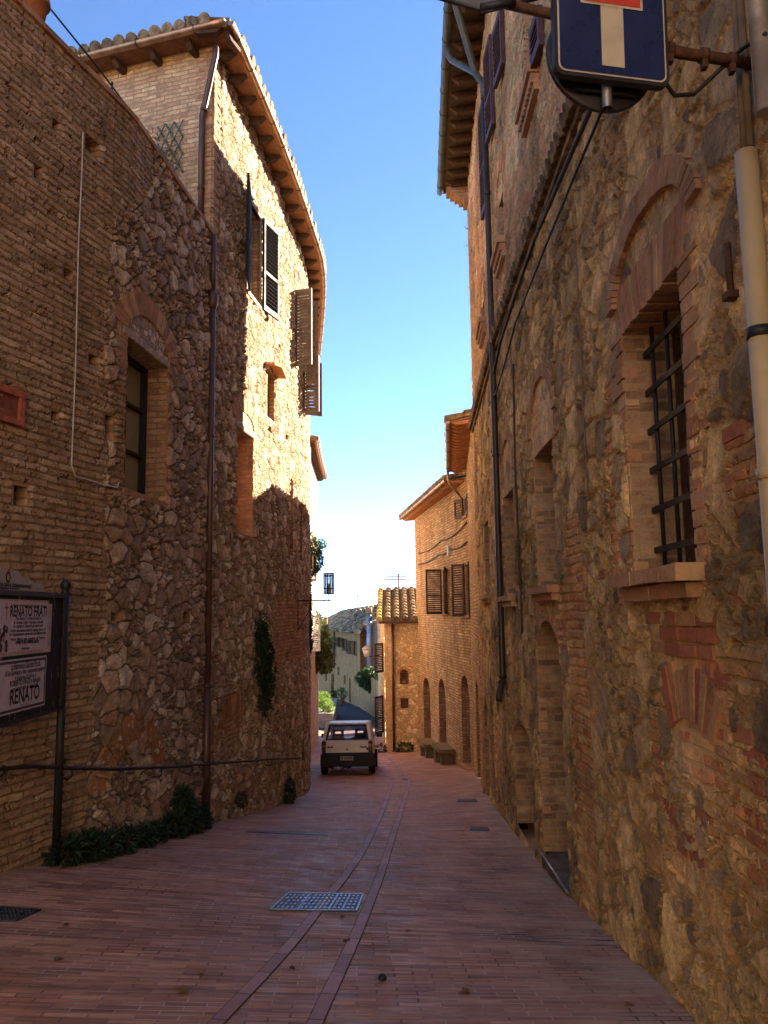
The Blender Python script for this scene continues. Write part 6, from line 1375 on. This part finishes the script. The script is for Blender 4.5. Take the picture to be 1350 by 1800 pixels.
# ------------------------------------------------------------------ smaller things on the left wall
cable('wall_cable', LP, [(146, 232), (144, 300), (138, 430), (133, 640), (128, 760), (126, 818), (133, 838), (160, 845), (185, 853), (206, 857), (209, 848)], .045, .0075, M_whitecable, 'pale cable hanging down the old brick wall and turning to the window sill', 'cable')
def plaque():
    s1, z1 = LP.hit(40, 690, .03); z0 = LP.hit(40, 752, .03)[1]; s0 = s1 - .62; t = thing('terracotta_plaque', LP.P((s0 + s1) / 2, z0, .02), 'dark red terracotta plaque in a moulded frame, cut by the left edge', 'plaque')
    Mr = simple('red_terracotta', (.30, .085, .045), .7, .3, var=.3, vs=12); mb = MB()
    for a, c, e, f in ((s0, s1, z1 - .06, z1), (s0, s1, z0, z0 + .05), (s0, s0 + .05, z0 + .05, z1 - .06), (s1 - .05, s1, z0 + .05, z1 - .06)): blk(mb, LP, a, c, e, f, .065, -.02)
    mb.build('frame', Mr, t); mb = MB(); blk(mb, LP, s0 + .04, s1 - .04, z0 + .04, z1 - .05, .03, -.02); mb.build('tablet', simple('dark_terracotta', (.17, .055, .038), .7, .3, var=.3, vs=10), t)
plaque()
hr = []
for (x, y) in ((-60, 1336), (0, 1342), (60, 1347), (110, 1350), (200, 1352)): s, z = LP.hit(max(x, 1), y, .13); hr.append(LP.P(s - (0 if x > 0 else .35), z, .13))
for (x, y) in ((300, 1348), (362, 1343)): s, z = LP.hit(x, y, .13); hr.append(LP.P(s, z, .13))
for (x, y) in ((430, 1338), (480, 1334), (530, 1332)): s, z = LH.hit(x, y, .12); hr.append(LH.P(s, z, .12))
RH = thing('handrail', hr[5] - Vector((0, 0, .1)), 'thin black iron handrail fixed along the foot of the left walls', 'handrail')
mb = MB(); mb.tube(hr, .017, 8); mb.build('rail', M_iron, RH)
for x, y, p in ((8, 1343, LP), (127, 1350, LP), (284, 1350, LP), (338, 1346, LP), (478, 1335, LH)):
    s, z = p.hit(x, y, .13); mb = MB(); mb.tube([p.P(s, z - .01, .13), p.P(s, z - .07, .13), p.P(s, z - .10, .09), p.P(s, z - .09, .03), p.P(s, z - .05, -.02)], .009, 6); mb.build('hook', M_iron, RH)
s, z = LH.hit(533, 1332, .1); pipe('iron_conduit', [LH.P(LH.hit(533, 1300, .05)[0], LH.hit(533, 1332, .05)[1] - .05, .05), LH.P(LH.hit(533, 1300, .05)[0], LH.hit(533, 1272, .05)[1], .05)], .022, M_conduit, None, 'short grey conduit rising from the end of the handrail', 'conduit')
# iron lantern on its bracket
def lantern():
    s, z = LH.hit(522, 1056); t_, n, ez_ = LH.fr(s); b0 = LH.P(s, z, 0); tip_px = at(592, 1054, b0.y + .1); Lr = (tip_px - b0).length; d = (tip_px - b0).normalized(); d.z = 0.0; d.normalize(); arm = Lr
    t = thing('wall_lantern', b0, 'black iron lantern with pale glass on a scrolled bracket against the sky', 'lantern')
    mb = MB(); mb.tube([b0 - d * .05, b0 + d * arm * .80, b0 + d * arm], [.016, .016, .004], 6); mb.tube([b0 - Vector((0, 0, .62)) + d * .02, b0 + Vector((0, 0, .04)) + d * .02], .010, 6)
    def scroll(c, r, turns, a0, sg): return [c + d * (r * (1 - .8 * i / 30) * math.cos(a0 + sg * turns * 6.28 * i / 30)) + Vector((0, 0, r * (1 - .8 * i / 30) * math.sin(a0 + sg * turns * 6.28 * i / 30))) for i in range(31)]
    for c, r, a0, sg in ((.52, .075, 1.57, -1), (.22, .06, 2.6, 1)): mb.tube(scroll(b0 + d * c * arm / .8 - Vector((0, 0, .085)), r, 1.4, a0, sg), .006, 4)
    mb.tube([b0 + d * .02 - Vector((0, 0, .60)), b0 + d * .14 - Vector((0, 0, .38)), b0 + d * .30 - Vector((0, 0, .12)), b0 + d * .36 - Vector((0, 0, .02))], .008, 5); mb.tube(scroll(b0 + d * .13 - Vector((0, 0, .52)), .07, 1.3, 3.1, 1), .006, 4)
    mb.build('bracket', M_rustd, t)
    c = b0 + d * arm * .80; px = at(578, 1044, c.y); zb = px.z; zt = at(578, 1008, c.y).z; H = zt - zb; w = .105
    mb = MB(); mb.tube([c - Vector((0, 0, .14)), c - Vector((0, 0, .02)), Vector((c.x, c.y, zb))], [.003, .014, .012], 6); n6 = 6; P6 = lambda r, zz, i: Vector((c.x + r * math.cos(6.283 * i / n6 + .3), c.y + r * math.sin(6.283 * i / n6 + .3), zz))
    for i in range(n6):
        mb.tube([P6(w, zb, i), P6(w, zt, i)], .012, 5)
        for zz in (zb, zb + H * .27, zt - .05, zt): mb.tube([P6(w, zz, i), P6(w, zz, i + 1)], .011, 5)
    mb.face([P6(w, zb - .004, i) for i in range(6)][::-1]); fr = mb.build('cage', M_iron, t)
    mb = MB(); mb.face([P6(w * 1.02, zt + .004, i) for i in range(6)]); mb.build('lid', M_iron, t)
    ng = NT('frosted_lantern_glass'); ng.fin((.75, .78, .74), .35, .4); tr = ng.n('ShaderNodeBsdfTransparent'); tl = ng.n('ShaderNodeBsdfTranslucent'); tl.inputs[0].default_value = (.85, .88, .82, 1); m1 = ng.n('ShaderNodeMixShader'); m1.inputs[0].default_value = .5; m2 = ng.n('ShaderNodeMixShader'); m2.inputs[0].default_value = .45
    ng.t.links.new(ng.b.outputs[0], m1.inputs[1]); ng.t.links.new(tl.outputs[0], m1.inputs[2]); ng.t.links.new(m1.outputs[0], m2.inputs[1]); ng.t.links.new(tr.outputs[0], m2.inputs[2]); ng.t.links.new(m2.outputs[0], ng.out.inputs[0])
    mb = MB()
    for i in range(n6): mb.face([P6(w * .96, zb, i), P6(w * .96, zb, i + 1), P6(w * .96, zt, i + 1), P6(w * .96, zt, i)])
    mb.build('glass', ng.m, t); mb = MB(); mb.lathe((c.x, c.y, zb), [(.05, .01), (.05, H * .34), (.02, H * .36), (.018, H * .5), (0, H * .52)], 12); mb.build('lamp_holder', M_rustd, t)
M_rustd = simple('dark_rusty_iron', (.055, .030, .022), .75, .3, .2, var=.35, vs=20)
lantern()
def street_lamp():
    c = at(644, 1147, 38.0); b0 = NS.P(float(np.interp(38.4, NS.Y[::-1], NS.S[::-1])), c.z - .16, 0)
    t = thing('street_lamp', b0, 'white glass street lamp on a red-brown bracket beside the niche house', 'street lamp'); mb = MB(); mb.tube([b0, Vector((c.x, c.y, c.z - .20))], .03, 6); mb.tube([b0 - Vector((0, 0, .5)), b0.lerp(c, .5) - Vector((0, 0, .2))], .02, 5); mb.build('bracket', simple('red_brown_iron', (.20, .06, .045), .6), t)
    mb = MB(); mb.lathe(c, [(.0, -.2), (.10, -.2), (.20, .16), (.0, .16)], 6); mb.build('glass', simple('lamp_glass', (.75, .66, .52), .4), t); mb = MB(); mb.lathe(c, [(.24, .16), (.20, .20), (.08, .30), (0, .32)], 6); mb.build('cap', simple('pale_cap', (.5, .42, .33), .5), t)
street_lamp()
# ------------------------------------------------------------------ terrace: pot, trellis, wires
tp = LP.hit(72, 27)[0]; pc = LP.P(tp, TZ + .045, -.10); t = thing('flower_pot', pc, 'terracotta flower pot with dry stems on top of the terrace wall', 'flower pot')
mb = MB(); mb.lathe(pc, [(0, 0), (.10, 0), (.135, .22), (.155, .22), (.155, .27), (.125, .27), (.11, .2), (0, .2)], 18); mb.build('pot', bpy.data.materials['terracotta'], t)
mb = MB(); random.seed(4)
for k in range(14): d = Vector((random.uniform(-.2, .5), random.uniform(-.3, .3), random.uniform(.1, .5))); q = pc + Vector((0, 0, .2)); mb.tube([q, q + d * .6 + Vector((0, 0, .1)), q + d + Vector((0, 0, -.05 * k / 5))], [.004, .003, .0015], 4)
mb.build('dry_stems', M_twig, t)
q = [LP.P(s_, TZ + h_, -.06) for s_, h_ in ((LP.hit(88, 40)[0] - .35, .42), (LP.hit(185, 140)[0], .25), (LP.hit(280, 270)[0], .20), (LP.L - .1, .10))]; mb = MB(); mb.tube(q, .010, 6)
for s_ in (LP.hit(205, 165)[0], LP.L - .3): mb.tube([LP.P(s_, TZ + .03, -.06), LP.P(s_, TZ + .26, -.06)], .012, 6)
tag(mb.build('terrace_wire', M_cable), 'dark wire strung on short pins along the terrace edge', 'wire')
def trellis():
    s0, s1 = GP.hit(275, 260, .05)[0], GP.hit(322, 250, .05)[0]; z0, z1 = GP.hit(300, 306, .05)[1], GP.hit(300, 216, .05)[1]; mb = MB(); e_ = GP.fr(1)[0]
    for k in range(-3, 4):
        for sg in (-1, 1):
            pts = []
            for u in np.linspace(0, 1, 30):
                ss = s0 + (s1 - s0) * (u * 1.0 + k * .33); zz = z0 + (z1 - z0) * (u if sg > 0 else 1 - u)
                if s0 <= ss <= s1: pts.append((ss, zz))
            if len(pts) > 3: mb.tube([GP.P(*pts[0], .05 + .012 * sg), GP.P(*pts[-1], .05 + .012 * sg)], .014, 4)
    tag(mb.build('trellis', simple('green_trellis', (.10, .16, .12), .7)), 'green wooden lattice trellis on the ochre gable above the terrace', 'trellis')
trellis()
p = at(262, 232, 10.2); plant('dry_climber', 'brown half-dry climber beside the green trellis on the terrace', 'plant', [((p.x, p.y + .4, p.z), (.28, .2, .28), 120), ((p.x + .15, p.y + .3, p.z - .3), (.2, .15, .25), 90)], M_dry, .06, rad=.004)
p = at(300, 322, 10.4); t = thing('terrace_pot', p - Vector((0, 0, .25)), 'small terracotta pot tucked behind the terrace edge below the trellis', 'flower pot'); mb = MB(); mb.lathe(p - Vector((0, 0, .25)), [(0, 0), (.09, 0), (.12, .2), (.14, .2), (.14, .25), (.11, .25), (0, .2)], 14); mb.build('pot', bpy.data.materials['terracotta'], t)
# ------------------------------------------------------------------ iron in the paving
def plate(name, c4, mat, label, cat, studs=None, dz=.006, bars=None, mat2=None):
    P4 = [gp(*c) for c in c4]; ctr = sum(P4, Vector()) / 4; t = thing(name, ctr, label, cat); up_ = Vector((0, 0, dz)); ip = lambda u, v: (P4[0].lerp(P4[1], u)).lerp(P4[3].lerp(P4[2], u), v)
    mb = MB(); mb.hexa([q - Vector((0, 0, .03)) for q in P4] + [q + up_ for q in P4]); mb.build('frame', mat, t)
    mb = MB()
    if studs:
        nx, ny = studs
        for i in range(nx):
            for j in range(ny):
                if random.random() < .06: continue
                u, v = .04 + .92 * (i + .5) / nx, .06 + .88 * (j + .5) / ny; c = ip(u, v) + Vector((0, 0, dz)); a = .45 * .92 / nx; b = .40 * .88 / ny; d1 = (P4[1] - P4[0]) * a; d2 = (P4[3] - P4[0]) * b
                q4 = [c - d1 * .8 - d2 * .8, c + d1 * .8 - d2 * .8, c + d1 * .8 + d2 * .8, c - d1 * .8 + d2 * .8]; mb.hexa(q4 + [q.lerp(c, .3) + Vector((0, 0, .007)) for q in q4])
        for (ua, ub, va, vb) in ((0, 1, 0, .035), (0, 1, .965, 1), (0, .022, 0, 1), (.978, 1, 0, 1), (.30, .312, 0, 1), (.66, .672, 0, 1), (.81, .82, 0, 1)):
            q4 = [ip(ua, va) + up_, ip(ub, va) + up_, ip(ub, vb) + up_, ip(ua, vb) + up_]; mb.hexa(q4 + [q + Vector((0, 0, .006)) for q in q4])
        mb.build('studs', mat2 or mat, t)
    if bars:
        for i in range(bars): u = (i + .25) / bars; q4 = [ip(u, .1) + up_, ip(u + .5 / bars, .1) + up_, ip(u + .5 / bars, .9) + up_, ip(u, .9) + up_]; mb.hexa(q4 + [q + Vector((0, 0, .006)) for q in q4])
        mb.build('grating', mat2 or mat, t)
random.seed(2)
M_steel = simple('galvanised_steel', (.25, .28, .32), .42, .5, .85, var=.5, vs=14); M_steelf = simple('dull_steel', (.075, .08, .09), .55, .5, .8, var=.35, vs=10); M_grate = simple('dark_cast_iron', (.05, .055, .065), .5, .5, .6, var=.3)
plate('manhole_cover', [(474, 1601), (628, 1603), (640, 1573), (506, 1571)], M_steelf, 'bright galvanised steel manhole cover with studs in the middle of the street', 'manhole cover', studs=(17, 5), mat2=M_steel)
plate('drain_cover', [(-60, 1622), (30, 1620), (72, 1601), (-20, 1594)], M_grate, 'dark studded iron cover in the paving at the left edge', 'drain cover', studs=(12, 6))
plate('drain_grate', [(826, 1460), (861, 1461), (858, 1454), (826, 1453)], M_grate, 'small iron drain grate near the right wall, the nearer of two', 'drain grate', bars=10)
plate('drain_grate', [(804, 1410), (840, 1410), (837, 1405), (804, 1405)], M_grate, 'small iron drain grate near the right wall, the farther of two', 'drain grate', bars=10)
plate('drain_grate', [(706, 1371), (717, 1371), (716, 1368), (705, 1368)], M_grate, 'tiny drain grate where the two stone channels meet', 'drain grate', bars=4)
plate('drain_grate', [(690, 1322), (703, 1322), (701, 1319), (688, 1319)], M_grate, 'tiny drain grate in front of the niche house', 'drain grate', bars=4)
plate('slot_drain', [(430, 1463), (577, 1468.5), (577, 1466), (440, 1460)], M_grate, 'long dark slot drain crossing from the left wall', 'slot drain')
# fallen leaves and a stone
random.seed(9); DL_ = [(334, 1745, .10, 'pale curled leaf lying left of the paving channel, the largest on the street'), (120, 1629, .06, 'pale leaf scrap near the dark cover at the left edge'), (672, 1723, .05, None), (715, 1640, .05, 'tiny pale leaf right of the channels, just below the manhole'), (598, 1612, .05, 'small pale leaf just below the steel manhole cover'), (812, 1743, .05, 'small whitish leaf scrap on the right half of the paving'), (826, 1746, .06, 'brown leaf scrap beside the whitish one on the right half'), (508, 1703, .05, 'dark leaf between the two paving channels'), (95, 1691, .06, 'dark leaf on the paving at the lower left'), (360, 1713, .05, 'grey leaf scrap in the left foreground above the pale curled leaf'), (1110, 1765, .06, 'orange leaf near the foot of the right wall'), (48, 1562, .05, 'pale scrap on the paving near the left wall foot'), (260, 1501, .05, 'whitish scrap just below the wall-foot weeds'), (610, 1653, .06, 'dark leaf on the right-hand paving channel')]
for x, y, l, lab in DL_:
    g = gp(x, y); mb = MB()
    if lab is None:
        mb.lathe(g, [(0, 0), (.022, .004), (.026, .016), (.016, .030), (0, .034)], 7); tag(mb.build('loose_stone', M_cable), 'small black lump lying on the paving right of the channels', 'stone'); continue
    a = random.uniform(0, 6.28); d = Vector((math.cos(a), math.sin(a) * .8, .12)); leaf(mb, g + Vector((0, 0, .004)), d, Vector((.2, .1, 1)), l, l * .6); leaf(mb, g + Vector((0, 0, .006)), Vector((math.cos(a + .9), math.sin(a + .9), .2)), Vector((0, 0, 1)), l * .7, l * .35)
    tag(mb.build('fallen_leaf', M_dry if 'dark' not in lab else M_twig, merge=False), lab, 'leaf', 'fallen leaves on the paving')
# ------------------------------------------------------------------ house added behind the viewer to throw warm sunlight into the street
SQ = Path([(-22, -17.0), (24, -19.0)], -1)
SH = thing('added_bounce_house', (0, -18, gz(0, -18)), 'long pale rendered house added behind the viewer to bounce warm light', 'house')
ws = [Op(SQ, s, s + 1.1, z, z + 1.9) for s in np.arange(4, 44, 4.2) for z in (2.0, 6.0)]
wall('front_wall', SQ, 0, SQ.L, -3, 10.5, .25, ws, masonry('bounce_house_render', None, dict(bw=2, bh=1, mort=.004, pal=[(0, (.50, .41, .29)), (1, (.54, .45, .32))], mcol=(.52, .43, .30), amp=.004, worn=.0), stain_amt=.25), SH)
for o in ws: mb = MB(); reveal(mb, o, .2); back(mb, o, .2); mb.build('window', M_shutter, SH)
# ------------------------------------------------------------------ the air between here and the far hills
mb = MB(); mb.hexa([Vector((x, y, z)) for z in (-260, 190) for x, y in ((-9600, -9600), (9600, -9600), (9600, 9600), (-9600, 9600))])
hz = bpy.data.materials.new('haze_air'); hz.use_nodes = True; hn = hz.node_tree; hn.nodes.remove(hn.nodes['Principled BSDF']); pv = hn.nodes.new('ShaderNodeVolumePrincipled')
pv.inputs['Density'].default_value = 4.5e-5; pv.inputs['Color'].default_value = (.80, .88, 1.0, 1); pv.inputs['Anisotropy'].default_value = .2
hn.links.new(pv.outputs[0], hn.nodes['Material Output'].inputs['Volume'])
ho = mb.build('haze', hz); ho['kind'] = 'stuff'
